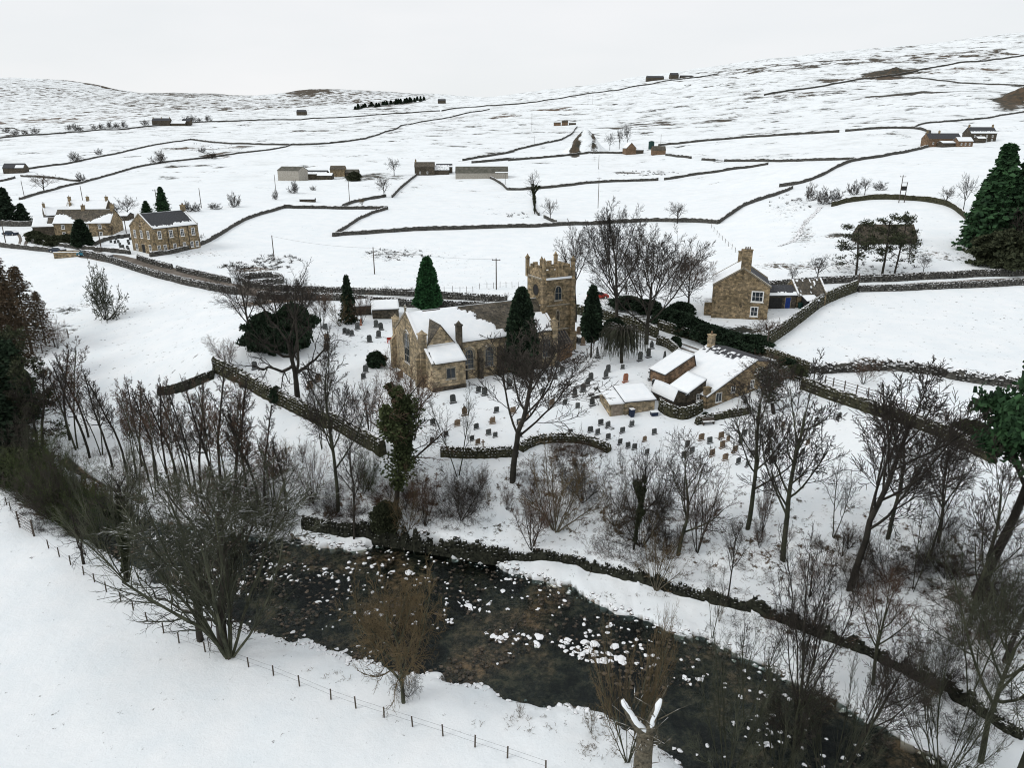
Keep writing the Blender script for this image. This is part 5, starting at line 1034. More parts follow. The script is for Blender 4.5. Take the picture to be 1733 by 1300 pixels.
def snow_sheet(root, T, pt, keep, ns=36, nt=12, th=.13, seed=1, name='snow_cover'):
    """pt(s,t) -> point on the roof; keep(s,t) -> snow or none"""
    rg = random.Random(seed); K = [[keep((i+.5)/ns, (j+.5)/nt, rg) for j in range(nt)] for i in range(ns)]; idx = {}; m = MB(T); V, Fc = [], []
    def vid(i, j, low):
        if (i, j, low) not in idx:
            full = all(0 <= a < ns and 0 <= b < nt and K[a][b] for a in (i-1, i) for b in (j-1, j))
            p = Vector(pt(min(max(i/ns, 0), 1), min(max(j/nt, 0), 1)))
            if not full and 0 < i < ns and 0 < j < nt: p += Vector((rg.uniform(-.1, .1), rg.uniform(-.08, .08), 0))
            idx[(i, j, low)] = len(V); V.append(p+Vector((0, 0, .012 if low else (th*rg.uniform(.85, 1.15) if full else th*.62))))
        return idx[(i, j, low)]
    for i in range(ns):
        for j in range(nt):
            if not K[i][j]: continue
            Fc.append((vid(i, j, 0), vid(i+1, j, 0), vid(i+1, j+1, 0), vid(i, j+1, 0)))
            for (a, b, c, d, ni, nj) in ((i, j, i+1, j, i, j-1), (i+1, j, i+1, j+1, i+1, j), (i+1, j+1, i, j+1, i, j+1), (i, j+1, i, j, i-1, j)):
                if not (0 <= ni < ns and 0 <= nj < nt and K[ni][nj]): Fc.append((vid(a, b, 1), vid(c, d, 1), vid(c, d, 0), vid(a, b, 0)))
    if V: m.add(V, Fc); m.build(name, M['snow'], root, True)
full = lambda s, t, rg: True
def ragged(e): return lambda s, t, rg: t < e+rg.uniform(-.06, .06)
def block(root, x0, y0, L, W, e, rh, ax='x', rx=.5, eb=None, wall='stone', roof='slate', snow=(None, None), base=-2, ov=.2, ox=.12, T=None, seed=1, cope=False, th=.13):
    T0 = (T or Matrix.Identity(4)) @ (Tm(x0, y0) if ax == 'x' else Tm(x0+W, y0, 0, 90)); eb = e if eb is None else eb
    yr = W*rx
    poly = [(0, 0, base), (0, W, base)]+([(0, W, eb)] if rx < .999 else [])+[(0, yr, rh), (0, 0, e)]
    if rx < .001: poly = [(0, 0, base), (0, W, base), (0, W, eb), (0, 0, rh)]
    MB(T0).prism(poly[::-1], (L, 0, 0)).build('wall', M[wall], root)
    sides = []
    if rx > .001: sides.append((0, e, yr, rh, -1))
    if rx < .999: sides.append((W, eb, yr, rh, 1))
    xo = -.0 if cope else ox
    r = MB(T0)
    for (ya, za, yb, zb, sg) in sides:
        sl = (zb-za)/max(abs(yb-ya), .01); ye, ze = ya+sg*ov, za-sl*ov
        if abs(sg) == 1: r.prism([(-xo, ye, ze+.03), (-xo, yb, zb+.03), (-xo, yb, zb+.17), (-xo, ye, ze+.17)], (L+2*xo, 0, 0))
    ro = r.build('roof', M[roof], root)
    for k, (ya, za, yb, zb, sg) in enumerate(sides):
        f = snow[k] if k < len(snow) else None
        if f:
            sl = (zb-za)/max(abs(yb-ya), .01); ye, ze = ya+sg*ov, za-sl*ov
            snow_sheet(root, T0, lambda s, t, ye=ye, ze=ze, yb=yb, zb=zb: (-xo+s*(L+2*xo), ye+(yb-ye)*t, ze+(zb-ze)*t+.17), f, max(8, min(90, int(L*4))), max(6, min(26, int(W*2.2))), th, seed+k)
    if cope:
        for xx in (-.05, L-.3):
            c = MB(T0)
            for (ya, za, yb, zb, sg) in sides:
                c.prism([(xx, ya+sg*.15, za+.0), (xx, yb, zb+.1), (xx, yb, zb+.42), (xx, ya+sg*.15, za+.34)], (.35, 0, 0))
            c.build('coping', M['coping'], root)
    return T0
def chimney(root, x, y, z0, z1, wx=.8, wy=.8, pots=2, mat='stone', T=None):
    m = MB(T); m.box(x-wx/2, x+wx/2, y-wy/2, y+wy/2, z0, z1); m.box(x-wx/2-.08, x+wx/2+.08, y-wy/2-.08, y+wy/2+.08, z1, z1+.15); c = m.build('chimney', M[mat], root)
    for i in range(pots):
        o = (i-(pots-1)/2)*.35; a, b = (o, 0) if wx >= wy else (0, o)
        MB(T).tube((x+a, y+b, z1+.15), (x+a, y+b, z1+.6), .13, .1, 8).build('chimney_pot', M['stone_red'], c)
def site(name, label, cat, p, ang, group=None, dz=0):
    P = at(*p); o = thing(name, label, cat, (P.x, P.y, P.z+dz), math.radians(ang), group); return o, depth(P)/F
def W_(root, T0, L, W, rows, **kw):
    for (f, s, z, w, h) in rows: window(root, T0 @ FT_(f, L, W, s, z), w, h, **kw)

# --- the church
C0 = thing('church', 'old stone church with battlemented tower, its long roof half under snow', 'church', (CHU[0], CHU[1], CHU[3]), CHU[2])
def nave_snow(s, t, rg):
    k = .37+(1-t)*.30+rg.uniform(-.015, .015)+.02*math.sin(t*19)
    if s < .25 and t > 1.02-.35*s: return False
    return (s < k and not (s > .45 and t > .9)) or t < .075 or (s > .86 and t < .55)
T0 = block(C0, 0, 0, 21.5, 10.8, 5.6, 9.3, wall='stone_pale', roof='slate', snow=(nave_snow, full), cope=True, seed=4)
for x in (7.3, 10.5, 13.7, 17.0, 20.1):
    T = T0 @ FT_('f', 21.5, 10.8, x, 1.5); window(C0, T, 1.5, 3.0, 'coping', 'pointed', (2, 3), fw=.12)
    MB(T).prism([(a*1.22, -.12, b*1.06+.02) for a, _, b in arch_poly(1.5, 3.0, 0, 'p')[2:]], (0, .0001, 0)) if 0 else None
    m = MB(T); q = arch_poly(1.85, 3.2, 0, 'p')[2:]
    for a, b in zip(q, q[1:]): m.tube((a[0], -.03, a[2]), (b[0], -.03, b[2]), .1, .1, 4)
    m.build('hood_mould', M['coping'], C0)
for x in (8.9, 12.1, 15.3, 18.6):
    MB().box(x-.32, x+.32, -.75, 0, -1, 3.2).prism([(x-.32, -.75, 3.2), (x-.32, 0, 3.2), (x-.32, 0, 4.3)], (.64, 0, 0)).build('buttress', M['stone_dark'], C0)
window(C0, T0 @ FT_('l', 21.5, 10.8, 5.4, 2.0), 2.2, 4.6, 'coping', 'pointed', (2, 3), fw=.15)
m = MB(T0 @ FT_('l', 21.5, 10.8, 5.4, 2.0)); q = arch_poly(2.7, 4.9, 0, 'p')[2:]
for a, b in zip(q, q[1:]): m.tube((a[0], -.03, a[2]), (b[0], -.03, b[2]), .13, .13, 4)
m.build('hood_mould', M['coping'], C0)
def pinnacle(x, y, z0, z1, w, mat='stone_pale', T=None, nm='pinnacle'):
    m = MB(T); m.box(x-w/2, x+w/2, y-w/2, y+w/2, z0, z1-.5); m.box(x-w*.62, x+w*.62, y-w*.62, y+w*.62, z1-.5, z1-.3)
    m.add([(x-w*.45, y-w*.45, z1-.3), (x+w*.45, y-w*.45, z1-.3), (x+w*.45, y+w*.45, z1-.3), (x-w*.45, y+w*.45, z1-.3), (x, y, z1+.25)], [(0, 1, 4), (1, 2, 4), (2, 3, 4), (3, 0, 4)]); return m.build(nm, M[mat], C0)
for (x, y, z, w) in ((.3, -.05, 7.9, .95), (.3, 10.85, 7.9, .8), (21.3, -.1, 7.4, .8), (21.3, 10.9, 7.2, .8)): pinnacle(x, y, -1, z, w)
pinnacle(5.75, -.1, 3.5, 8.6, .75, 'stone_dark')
for (x, y) in ((-.35, .3), (-.35, 10.5)): MB().box(x-.35, x+.36, y-.4, y+.4, -1, 4.2).prism([(x-.35, y-.4, 4.2), (x+.36, y-.4, 4.2), (x+.36, y-.4, 5.3)], (0, .8, 0)).build('buttress', M['stone_pale'], C0)
MB().box(-.12, .12, 5.3, 5.5, 9.5, 10.6).box(-.12, .12, 5.05, 5.75, 10.15, 10.32).build('cross', M['coping'], C0)
# cross gable over the vestry, and the vestry
block(C0, .9, -.06, 4.6, 4.2, 5.6, 8.4, ax='y', wall='stone_pale', roof='slate', snow=(lambda s, t, rg: t < .9, None), seed=8)
Tv = block(C0, .45, -3.0, 4.9, 2.95, 3.9, 5.5, rx=1.0, wall='stone_pale', snow=(lambda s, t, rg: s > .07+rg.uniform(0, .04),), roof='slate', seed=9, th=.2)
window(C0, Tv @ FT_('f', 4.9, 2.95, 2.7, 1.5), 1.5, 1.7, 'coping', None, (1, 0), fw=.16)
MB().prism([(.3, -3.15, 3.7), (.3, -.1, 5.5), (.3, -.1, 5.85), (.3, -3.15, 4.1)], (.35, 0, 0)).build('coping', M['coping'], C0)
MB().box(.38, 5.42, -3.1, -3.0, -1, .55).build('plinth', M['stone_dark'], C0)
door(C0, Tm(6.5, -.0, .0), 1.0, 2.1, 'black')
# tower
tx0, ty0, tw = 21.2, 2.9, 5.1; TT = Tm(tx0, ty0)
MB(TT).box(0, tw, 0, tw, -1, 12.9).build('tower', M['stone'], C0)
for e_, z0_, z1_ in ((.1, 12.55, 12.8), (.08, 4.6, 4.8), (.06, 8.5, 8.66)): MB(TT).box(-e_, tw+e_, -e_, tw+e_, z0_, z1_).build('string_course', M['coping'], C0)
m = MB(TT); m.box(-.02, tw+.02, -.02, .32, 12.9, 14.0).box(-.02, tw+.02, tw-.32, tw+.02, 12.9, 14.0).box(-.02, .3, .33, tw-.33, 12.9, 13.998).box(tw-.3, tw+.02, .33, tw-.33, 12.9, 13.998)
for i in range(3):
    a = .95+i*1.25
    for (x0, x1, y0, y1) in ((a, a+.8, -.04, .34), (a, a+.72, tw-.34, tw+.04), (-.04, .34, a, a+.72), (tw-.34, tw+.04, a, a+.72)): m.box(x0, x1, y0, y1, 13.9, 14.6)
m.build('battlements', M['stone'], C0)
MB(TT).box(.33, tw-.33, .33, tw-.33, 12.9, 13.3).build('snow_cover', M['snow'], C0)
MB(TT).box(-.12, tw+.1, -.16, -.1, 12.6, 12.92).build('snow_ledge', M['snow'], C0)
for (x, y) in ((0, 0), (tw, 0), (0, tw), (tw, tw)): pinnacle(x, y, 12.5, 15.8, .48, 'stone', TT)
for (x, y) in ((tw/2, tw), (tw/2, 0)): pinnacle(x, y, 13, 15.2, .42, 'stone', TT)
for (x, y, s) in ((0, 0, 1), (tw, 0, 1), (tw, tw, 1)):
    MB(TT).box(x-.42, x+.42, y-.42, y+.42, -1, 8.5).box(x-.34, x+.34, y-.34, y+.34, 8.5, 12.5).box(x-.62, x+.62, y-.62, y+.62, -1, 4.2).build('buttress', M['stone'], C0)
window(C0, TT @ Tm(tw/2, 0, 9.3), 1.35, 2.3, 'coping', 'pointed', (1, 1), fw=.13); window(C0, TT @ Tm(tw/2, 0, 5.1), .75, 2.7, 'coping', 'pointed', (0, 0), fw=.12, pane='stone_dark', sill=False)
window(C0, TT @ Tm(0, 2.4, 9.9, -90), 1.75, 1.75, 'stone_dark', 'round', (0, 0), fw=.12, sill=False, pane='black', name='clock_face')
# roofless porch against the tower
Tp = TT @ Tm(.7, -2.2); MB(Tp).box(0, 3.2, 0, .3, -1, 2.9).box(0, .3, .3, 2.2, -1, 2.9).box(2.9, 3.2, .3, 2.2, -1, 2.9).build('porch_wall', M['stone_red'], C0)
m = MB(Tp)
for i in range(7): x = .1+i*.5; m.prism([(x, -.1, 2.95), (x, 2.2, 4.6), (x, 2.2, 4.72), (x, -.1, 3.07)], (.08, 0, 0))
m.build('rafters', M['timber'], C0)
m = MB(Tp); m.prism([(0, .2, 2.9), (0, 2.2, 4.4), (0, 2.2, 4.45), (0, .2, 2.95)], (3.2, 0, 0)); m.build('porch_roof', M['slate_dark'], C0)

# --- the tall brown house
H, k = site('tall_house', 'tall brown stone house with white bay window and big chimney, gable toward the graveyard', 'house', (1203,538), -15)
T0 = block(H, 0, 0, 9.5, 9.6, 5.9, 9.0, ax='y', snow=(None, lambda s, t, rg: True), cope=True, wall='stone', roof='slate_dark', seed=20)
chimney(H, 5.2, .45, 8.2, 12.3, 1.7, .9, 3); chimney(H, 4.8, 9.0, 8, 10.8, 1.5, .8, 2)
window(H, Tm(7.6, 0, 3.3), 2.1, 2.0, 'white', None, (2, 1), fw=.2, pane='glass'); window(H, Tm(7.3, 0, .7), 1.35, 1.8, 'white', None, (1, 1), fw=.16); MB().box(-1.3, 0, 1.2, 4, -1, 2.6).build('side_porch', M['stone'], H); snow_sheet(H, None, lambda s, t: (-1.4+s*1.4, 1.1+t*3, 2.62), full, 6, 6, .2)
window(H, Tm(-1.3, 2.6, 1.0, -90), .8, 1.1)
MB().box(4.9, 5.1, -.03, 0, 2.2, 2.6).build('vent', M['black'], H)
H, k = site('outhouse', 'low outbuilding with a bright blue door attached to the right of the tall house', 'outbuilding', (1297,523), 3)
T0 = block(H, 0, 0, 5.4, 4.5, 2.5, 3.9, wall='stone_dark', roof='slate_dark', snow=(ragged(.25), None)); door(H, T0 @ Tm(3.9, 0, .1), .95, 2.0, 'blue_paint')
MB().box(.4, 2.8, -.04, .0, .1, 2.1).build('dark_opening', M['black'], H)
H, k = site('stone_barn', 'small stone barn with a bare slate roof beside the diagonal garden wall', 'barn', (1347,521), 14)
T0 = block(H, 0, 0, 6.2, 4.5, 2.3, 4.6, wall='stone', roof='slate', snow=(lambda s, t, rg: s < .06 or rg.random() < .03, None), cope=True)
H, k = site('garden_shed', 'tiny dark shed with a snowy roof and white window between barn and garden wall', 'shed', (1364,526), 8)
T0 = block(H, 0, 0, 2.3, 2, 1.7, 2.3, rx=1.0, wall='black', roof='slate_dark', snow=(full,)); window(H, T0 @ Tm(1.3, 0, .7), .6, .7, small=True)

# --- the long cottage and its yard buildings
H, k = site('long_cottage', 'long low stone cottage with a wide snow-covered roof beside the graveyard', 'cottage', (1196,693), 30)
def cot(s, t, rg): return s < .78+rg.uniform(-.05, .05)+.2*(1-t) or rg.random() < .25
T0 = block(H, 0, 0, 9.2, 12.4, 4.6, 5.4, ax='y', rx=.30, eb=1.7, wall='stone', roof='slate_dark', snow=(None, lambda s, t, rg: t < .86+rg.uniform(-.04, .03) or (s < .25) or rg.random() < .3), seed=33, base=-2)
window(H, Tm(2.0, 0, .7), 1.1, 1.3, bars=(1, 0)); window(H, Tm(4.6, 0, 1.6), .8, .9, bars=(1, 0)); window(H, Tm(8.2, 0, 1.6), .7, 1.2, bars=(1, 1)); chimney(H, 8.6, 8.6, 4.2, 7.1, .8, .8, 1, 'stone_pale'); chimney(H, .2, .4, 0, 2.8, .8, .6, 0)
T1 = block(H, -1.6, 6.6, 3.2, 5.6, 3.4, 5.2, ax='y', rx=.1, eb=3.2, wall='stone_red', roof='slate_dark', snow=(full, full), seed=35)
H, k = site('yard_shed', 'middle snow-roofed outbuilding joining the long cottage, with one small window', 'outbuilding', (1166,691), 27)
T0 = block(H, -.6, 0, 3.6, 3.2, 2.7, 3.5, ax='y', rx=.0, eb=1.9, wall='stone_dark', roof='slate_dark', snow=(full, full), seed=36, th=.2)
T0 = block(H, -2.6, 0, 4.6, 2.2, 1.9, 2.7, ax='y', rx=.8, eb=1.7, wall='stone_dark', roof='slate_dark', snow=(full, full), seed=37, th=.2); window(H, Tm(1.4, 0, .9), .55, .9)
H, k = site('garage', 'small pale-doored garage with a flat snowy roof standing in the graveyard snow', 'garage', (1057,703), 14)
T0 = block(H, 0, 0, 4.2, 4.2, 1.75, 2.6, ax='x', rx=1.0, wall='stone_pale', roof='slate_dark', snow=(full,), seed=38, th=.2)
MB().box(-2.0, 0, .15, 4.1, -1, 1.6).build('extension', M['stone_pale'], H); door(H, Tm(-1.0, .15, 0), 1.5, 1.45, 'timber'); snow_sheet(H, None, lambda s, t: (-2.15+s*2.2, .0+t*4.3, 1.62+t*.85), full, 8, 8, .2)

# --- the chapel
H, k = site('chapel', 'two-storey brown stone chapel with tall white windows beside the road on the left', 'chapel', (264,433), 58)
T0 = block(H, 0, 0, 13.0, 9.6, 6.7, 10.0, wall='stone', roof='slate_dark', snow=(lambda s, t, rg: t < .13+.1*(s > .5)+rg.uniform(-.04, .04) or s > .95, full), cope=True, seed=50)
for x in (1.8, 5.0, 8.2, 11.4): window(H, T0 @ Tm(x, 0, 4.1), 1.05, 1.9, bars=(1, 2), fw=.12)
for x in (1.2, 2.9, 5.6, 8.4, 10.6, 12.1): window(H, T0 @ Tm(x, 0, 1.0), .9, 1.5, bars=(1, 1), fw=.12)
for y in (1.9, 4.8, 7.7): window(H, T0 @ Tm(0, y, 4.1, -90), 1.0, 2.0, bars=(1, 2), fw=.12)
for y in (1.9, 7.7): window(H, T0 @ Tm(0, y, 1.0, -90), 1.0, 1.6, bars=(1, 1), fw=.12)
window(H, T0 @ Tm(0, 4.8, 7.1, -90), .9, .9, 'coping', 'round', (0, 0), pane='stone_red', name='roundel'); door(H, T0 @ Tm(0, 4.8, 0, -90), 1.3, 2.5, 'black'); chimney(H, 12.6, 4.8, 9.2, 11.4, .8, 1.3, 2)
for x in (4.0, 7.0, 10.0): MB().tube((x, -.1, 0), (x, -.1, 6.6), .06, .06, 6).build('drainpipe', M['black'], H)

# --- the hamlet left of the chapel
H, k = site('farmhouse', 'broad brown farmhouse with a half-snowy roof behind the dark conical tree', 'house', (95,405), 6)
L = 16
T0 = block(H, 0, 0, 15.5, 8.5, 4.4, 7.8, wall='stone', roof='slate', snow=(lambda s, t, rg: t < .35+.3*math.sin(s*7+1)+rg.uniform(-.05, .05), full), seed=60)
W_(H, T0, 15.5, 8.5, [('f', x, z, .9, 1.2) for x in (2.5, 5.5, 9, 12.5) for z in (.8, 2.9)], bars=(1, 1), fw=.11); chimney(H, 15, 4.2, 7.4, 9.2, .8, 1.2, 1); chimney(H, 7, 4.2, 7.4, 9.0, .8, 1.0, 1)
H, k = site('cottage', 'lower snow-roofed cottage stepping down at the left end of the farmhouses', 'cottage', (58,402), 14)
T0 = block(H, 0, 0, 7.5, 6, 3.0, 5.2, wall='stone_dark', roof='slate', snow=(lambda s, t, rg: s < .5 or t < .3, full), seed=61); chimney(H, 7.3, 3, 4.6, 6.4, .8, .8, 1)
H, k = site('rear_farmhouse', 'snowy-roofed farmhouse with three chimneys behind the brown farmhouse', 'house', (112,378), 4)
T0 = block(H, 0, 0, 12.5, 7, 3.4, 6.6, wall='stone_dark', roof='slate_dark', snow=(full, full), seed=62, cope=True)
for x in (.6, 6.2, 12): chimney(H, x, 3.5, 6.0, 7.8, .7, .8, 1)
block(H, 12.6, 1, 6.0, 5, 2.0, 2.8, wall='stone_dark', roof='slate_dark', snow=(full, full), seed=63)
H, k = site('gabled_cottage', 'narrow snow-roofed cottage with end chimneys left of the three-chimney farmhouse', 'cottage', (80,384), 38)
T0 = block(H, 0, 0, 8, 5, 3.4, 5.6, wall='stone_dark', roof='slate_dark', snow=(full, full), seed=64, cope=True); chimney(H, .4, 2.5, 5, 6.8, .7, .7, 1); chimney(H, 7.6, 2.5, 5, 6.8, .7, .7, 1)
H, k = site('stone_hut', 'small roofless stone hut with snow on its walls below the parked cars', 'hut', (92,438), 3)
m = MB().box(0, 6.2, 0, .4, -1, 1.6).box(0, .4, .4, 3, -1, 1.598).box(5.8, 6.2, .4, 3, -1, 1.598).box(0, 6.2, 3, 3.4, -1, 1.6).box(3.0, 3.3, .4, 3, -1, 1.596); m.build('wall', M['stone'], H)
MB().box(.4, 5.8, .4, 3, .8, 1.1).box(-.05, 6.25, -.03, .38, 1.6, 1.72).build('snow_cover', M['snow'], H)
# --- roofs behind the church
H, k = site('low_shed', 'low snow-roofed shed behind the church at the road', 'shed', (631,540), 12)
block(H, 0, 0, 4.6, 4.5, 1.6, 2.7, wall='stone_dark', roof='slate_dark', snow=(full, full), seed=70)
H, k = site('small_shed', 'smaller snow-roofed shed half hidden by the roadside spruce', 'shed', (604,534), 20)
block(H, 0, 0, 2.6, 3, 1.6, 2.4, wall='stone_dark', roof='slate_dark', snow=(full, full), seed=71)

# --- farms on the slope
def farm(name, label, cat, p, ang, blocks, group='farm buildings on the slope'):
    H, k = site(name, label, cat, p, ang, group)
    for i, b in enumerate(blocks):
        d = dict(wall='stone_dark', roof='slate_dark', snow=(None, None), seed=i+int(p[0]), base=-3); d.update(b[6] if len(b) > 6 else {}); wr = d.pop('wins', []); ch = d.pop('chim', [])
        T0 = block(H, *b[:6], **d); W_(H, T0, b[2], b[3], wr, bars=(1, 0), fw=.12)
        for (cx, cy) in ch: chimney(H, cx, cy, b[5]-.5, b[5]+1.3, .8, .8, 1, T=T0)
    return H
r = lambda e: (ragged(e), None)
farm('barn', 'large grey-clad barn at the left end of the left farm', 'barn', (506,306), 158, [(0, -8, 13.5, 8, 5.2, 7.0, dict(wall='cladding', roof='fibre_roof'))])
farm('barn', 'dark open-fronted shed attached right of the grey barn', 'shed', (512,305), 0, [(0, 4, 12, 8, 3.0, 4.8, dict(snow=(ragged(.5), None))), (8, 0, 8, 5, 2.4, 3.6, dict(snow=(full, None)))])
farm('barn', 'brown-roofed barn right of the dark shed at the left farm', 'barn', (558,300), 3, [(0, 2, 8, 7, 4.2, 6.0, dict(roof='slate', wall='stone')), (8.5, 2, 7, 6, 2.6, 4, dict(roof='fibre_roof'))])
farm('farmhouse', 'small dark farmhouse with one chimney at the left end of the middle farm', 'house', (702,297), 4, [(0, 0, 11, 7, 4.6, 7.0, dict(wall='stone_dark', roof='slate', chim=[(.6, 3.5)], wins=[('f', 3, 1, .8, 1.2), ('f', 7, 1, .8, 1.2)]))])
farm('barn', 'small barn with a snow-patched roof between the dark farmhouse and the long barn', 'barn', (733,296), 6, [(0, 0, 9, 7, 2.6, 5.0, dict(snow=(lambda s, t, rg: rg.random() < .8, None))), (2, 7, 9, 6, 4.0, 5.6, dict(snow=(ragged(.4), None)))])
farm('long_barn', 'long barn with a grey-brown ribbed roof at the right end of the middle farm', 'barn', (771,303), 2, [(0, 0, 28, 11, 3.2, 6.2, dict(roof='fibre_roof', wall='cladding', snow=(lambda s, t, rg: t < .12 and .75 < s, None)))])
H = farm('cottage', 'brown gabled cottage on the hillside beside three bare trees', 'cottage', (1060,262), 12, [(0, 0, 8, 7, 4.5, 8.0, dict(ax='y', wall='stone_red', snow=(full, full))), (7, 1, 6, 5, 3.2, 5, dict(snow=(full, None)))])
farm('outhouse', 'small brown outhouse right of the hillside cottage', 'outbuilding', (1104,263), 2, [(0, 0, 9, 5, 3.5, 6.0, dict(wall='stone_red', roof='slate'))])
H, k = site('water_tank', 'dark green upright tank between the hillside cottage and its outhouse', 'tank', (1102,252), 0); MB().tube((0, 0, -1), (0, 0, 5.2), 2.1, 2.1, 16).tube((0, 0, 5.2), (0, 0, 5.7), 2.1, .4, 16).build('tank_shell', M['green_tank'], H)
farm('ruined_building', 'long low brown ruin with broken walls left of the spoil heap', 'ruin', (937,213), -3, [(0, 0, 8, 5, 3.0, 3.8, dict(wall='stone_red', roof='stone_dark')), (9, 0, 7, 5, 4.0, 6.0, dict(wall='stone_red', roof='stone_dark')), (17, 0, 8, 5, 2.5, 3.2, dict(roof='stone_dark'))])
farm('farmhouse', 'reddish-gabled farmhouse with a long low range in front, on the right slope', 'house', (1570,249), 8, [(0, 0, 7.5, 24, 4.2, 7.2, dict(ax='x', wall='stone_red')) if 0 else (0, 0, 20, 6.5, 4.6, 7.4, dict(wall='stone_red', roof='slate_dark', chim=[(.6, 3.2), (8, 3.2)], wins=[('f', x, 1.5, .9, 1.2) for x in (3, 6, 9, 12, 15)])), (5, -5, 14, 4.6, 2.2, 3.2, dict(snow=(full, full), wall='stone_dark')), (13, -7, 9, 5, 3.2, 5.2, dict(wall='stone_red', snow=(full, full), wins=[('f', x, 1.2, .8, 1.2) for x in (2, 4.5, 7)]))])
farm('upper_farmhouse', 'upper farmhouse with two chimneys behind the reddish-gabled one', 'house', (1641,241), 4, [(0, 0, 16, 8, 5.2, 8.6, dict(wall='stone_dark', roof='slate_dark', snow=(ragged(.3), None), chim=[(.7, 4), (15.3, 4)], wins=[('f', x, z, .9, 1.2) for x in (2.5, 6, 10, 13.5) for z in (.8, 3)])), (2, -4, 5, 4, 2.2, 3.2, dict(snow=(full, full)))])
farm('field_barn', 'small stone barn alone at the left edge of the hillside', 'barn', (6,294), 10, [(0, 0, 11, 7, 3.2, 5.6, dict(roof='slate_dark', snow=(lambda s, t, rg: s > .6 and t < .6, None)))], None)
farm('far_farmhouse', 'dark farmhouse among trees beside the far thin road wall', 'house', (258,213), 4, [(0, 0, 22, 9, 6.5, 9.5, dict(chim=[(.8, 4), (11, 4), (21, 4)])), (23, 0, 18, 8, 3.2, 6, dict(snow=(full, full))), (36, 4, 10, 8, 6, 9)], None)
farm('moor_barn', 'tiny dark barn on the moor left of the plantation', 'barn', (502,195), 0, [(0, 0, 14, 8, 5, 8)], None)
farm('moor_barn', 'tiny dark barn on the hillside right of the plantation', 'barn', (741,175), 0, [(0, 0, 14, 8, 5, 8)], None)
farm('ridge_barn', 'long grey shed below the right skyline', 'barn', (1095,138), 3, [(0, 0, 30, 12, 7, 10)], None)
farm('ridge_barn', 'dark group of sheds on the right skyline', 'barn', (1135,134), 3, [(0, 0, 14, 12, 7, 11, ), (18, 0, 20, 10, 5, 7)], None)
farm('dark_barn', 'dark derelict barn behind two thin pines on the right slope', 'barn', (1457,414), 2, [(0, 0, 13.5, 5, 1.6, 4.4, dict(roof='stone_dark', wall='stone_dark'))], None)
farm('trough_shed', 'tiny dark shelter lying in the snow below the left farm', 'shelter', (507,341), 0, [(0, 0, 6, 2, .8, 1.2, dict(snow=(full, full)))], None)

# ------------------------------------------------------------------ gravestones
def stone_mesh(kind, mat):
    m = MB()
    if kind == 'round':
        q = [(-.33, 0, -.3), (.33, 0, -.3), (.33, 0, .75)]+[(.33*math.cos(a), 0, .75+.28*math.sin(a)) for a in [i*math.pi/6 for i in range(1, 6)]]+[(-.33, 0, .75)]; m.prism([(x, -.07, z) for x, y, z in q], (0, .14, 0)); m.box(-.42, .42, -.15, .15, -.3, .12)
    if kind == 'square': m.box(-.34, .34, -.06, .06, -.3, .78); m.prism([(-.34, -.06, .78), (.34, -.06, .78), (.2, -.06, .88), (-.2, -.06, .88)], (0, .12, 0)); m.box(-.4, .4, -.16, .16, -.3, .09)
    if kind == 'cross': m.box(-.09, .09, -.08, .08, .3, 1.5); m.box(-.34, .34, -.07, .07, 1.0, 1.18); m.box(-.22, .22, -.18, .18, 0, .3); m.box(-.32, .32, -.28, .28, -.3, .0)
    if kind == 'obelisk':
        m.box(-.3, .3, -.3, .3, -.3, .35); m.box(-.22, .22, -.22, .22, .35, .7); v = [(-.17, -.17, .7), (.17, -.17, .7), (.17, .17, .7), (-.17, .17, .7), (-.1, -.1, 1.75), (.1, -.1, 1.75), (.1, .1, 1.75), (-.1, .1, 1.75), (0, 0, 1.95)]
        m.add(v, [(0, 1, 5, 4), (1, 2, 6, 5), (2, 3, 7, 6), (3, 0, 4, 7), (4, 5, 8), (5, 6, 8), (6, 7, 8), (7, 4, 8)])
    if kind == 'ledger': m.box(-.38, .38, -.2, .2, -.3, .32); m.box(-.3, .3, -.14, .14, .32, .4)
    if kind == 'gothic':
        m.prism([(-.35, -.08, -.3), (.35, -.08, -.3), (.35, -.08, .9), (.2, -.08, 1.2), (0, -.08, 1.4), (-.2, -.08, 1.2), (-.35, -.08, .9)], (0, .16, 0)); m.box(-.45, .45, -.2, .2, -.3, .2)
    return m.mesh('headstone_'+kind, M[mat])
GM = {}
def graves(rows, where, group, yaw=28, key=None):
    """rows: (px, py, kind, colour, height in photo px)"""
    word = dict(round='round-topped', square='square', cross='cross-shaped', obelisk='tall obelisk-like', ledger='low block-like', gothic='pointed'); cw = dict(grave_grey='grey', grave_brown='brown', grave_pink='rust-red')
    cnt = {}
    for r_ in rows: cnt.setdefault((r_[2], r_[3]), []).append(r_)
    for (kd, mt), L in cnt.items():
        L.sort()
        for i, (px, py, _k, _m, hp) in enumerate(L):
            if (kd, mt) not in GM: GM[(kd, mt)] = stone_mesh(kd, mt)
            P = at(px, py); full_h = dict(round=1.03, square=.88, cross=1.5, obelisk=1.95, ledger=.4, gothic=1.4)[kd]
            h = hp*depth(P)/F/.95; s = max(.7, min(1.6, 1.15*h/full_h)); o = link('gravestone', GM[(kd, mt)]); o.location = P; o.scale = (min(1.15, s*1.05 if kd != 'ledger' else 1), s, s)
            rr = random.Random(int(px*31+py)); o.rotation_euler = (math.radians(rr.uniform(-4, 4)), math.radians(rr.uniform(-4, 4)), math.radians(yaw+rr.uniform(-8, 8)))
            lab = f'{cw[mt]} {word[kd]} headstone {where}' + (f', {ORD[i]} of {len(L)} from the left' if len(L) > 1 else '')
            tag(o, lab, 'gravestone', group)
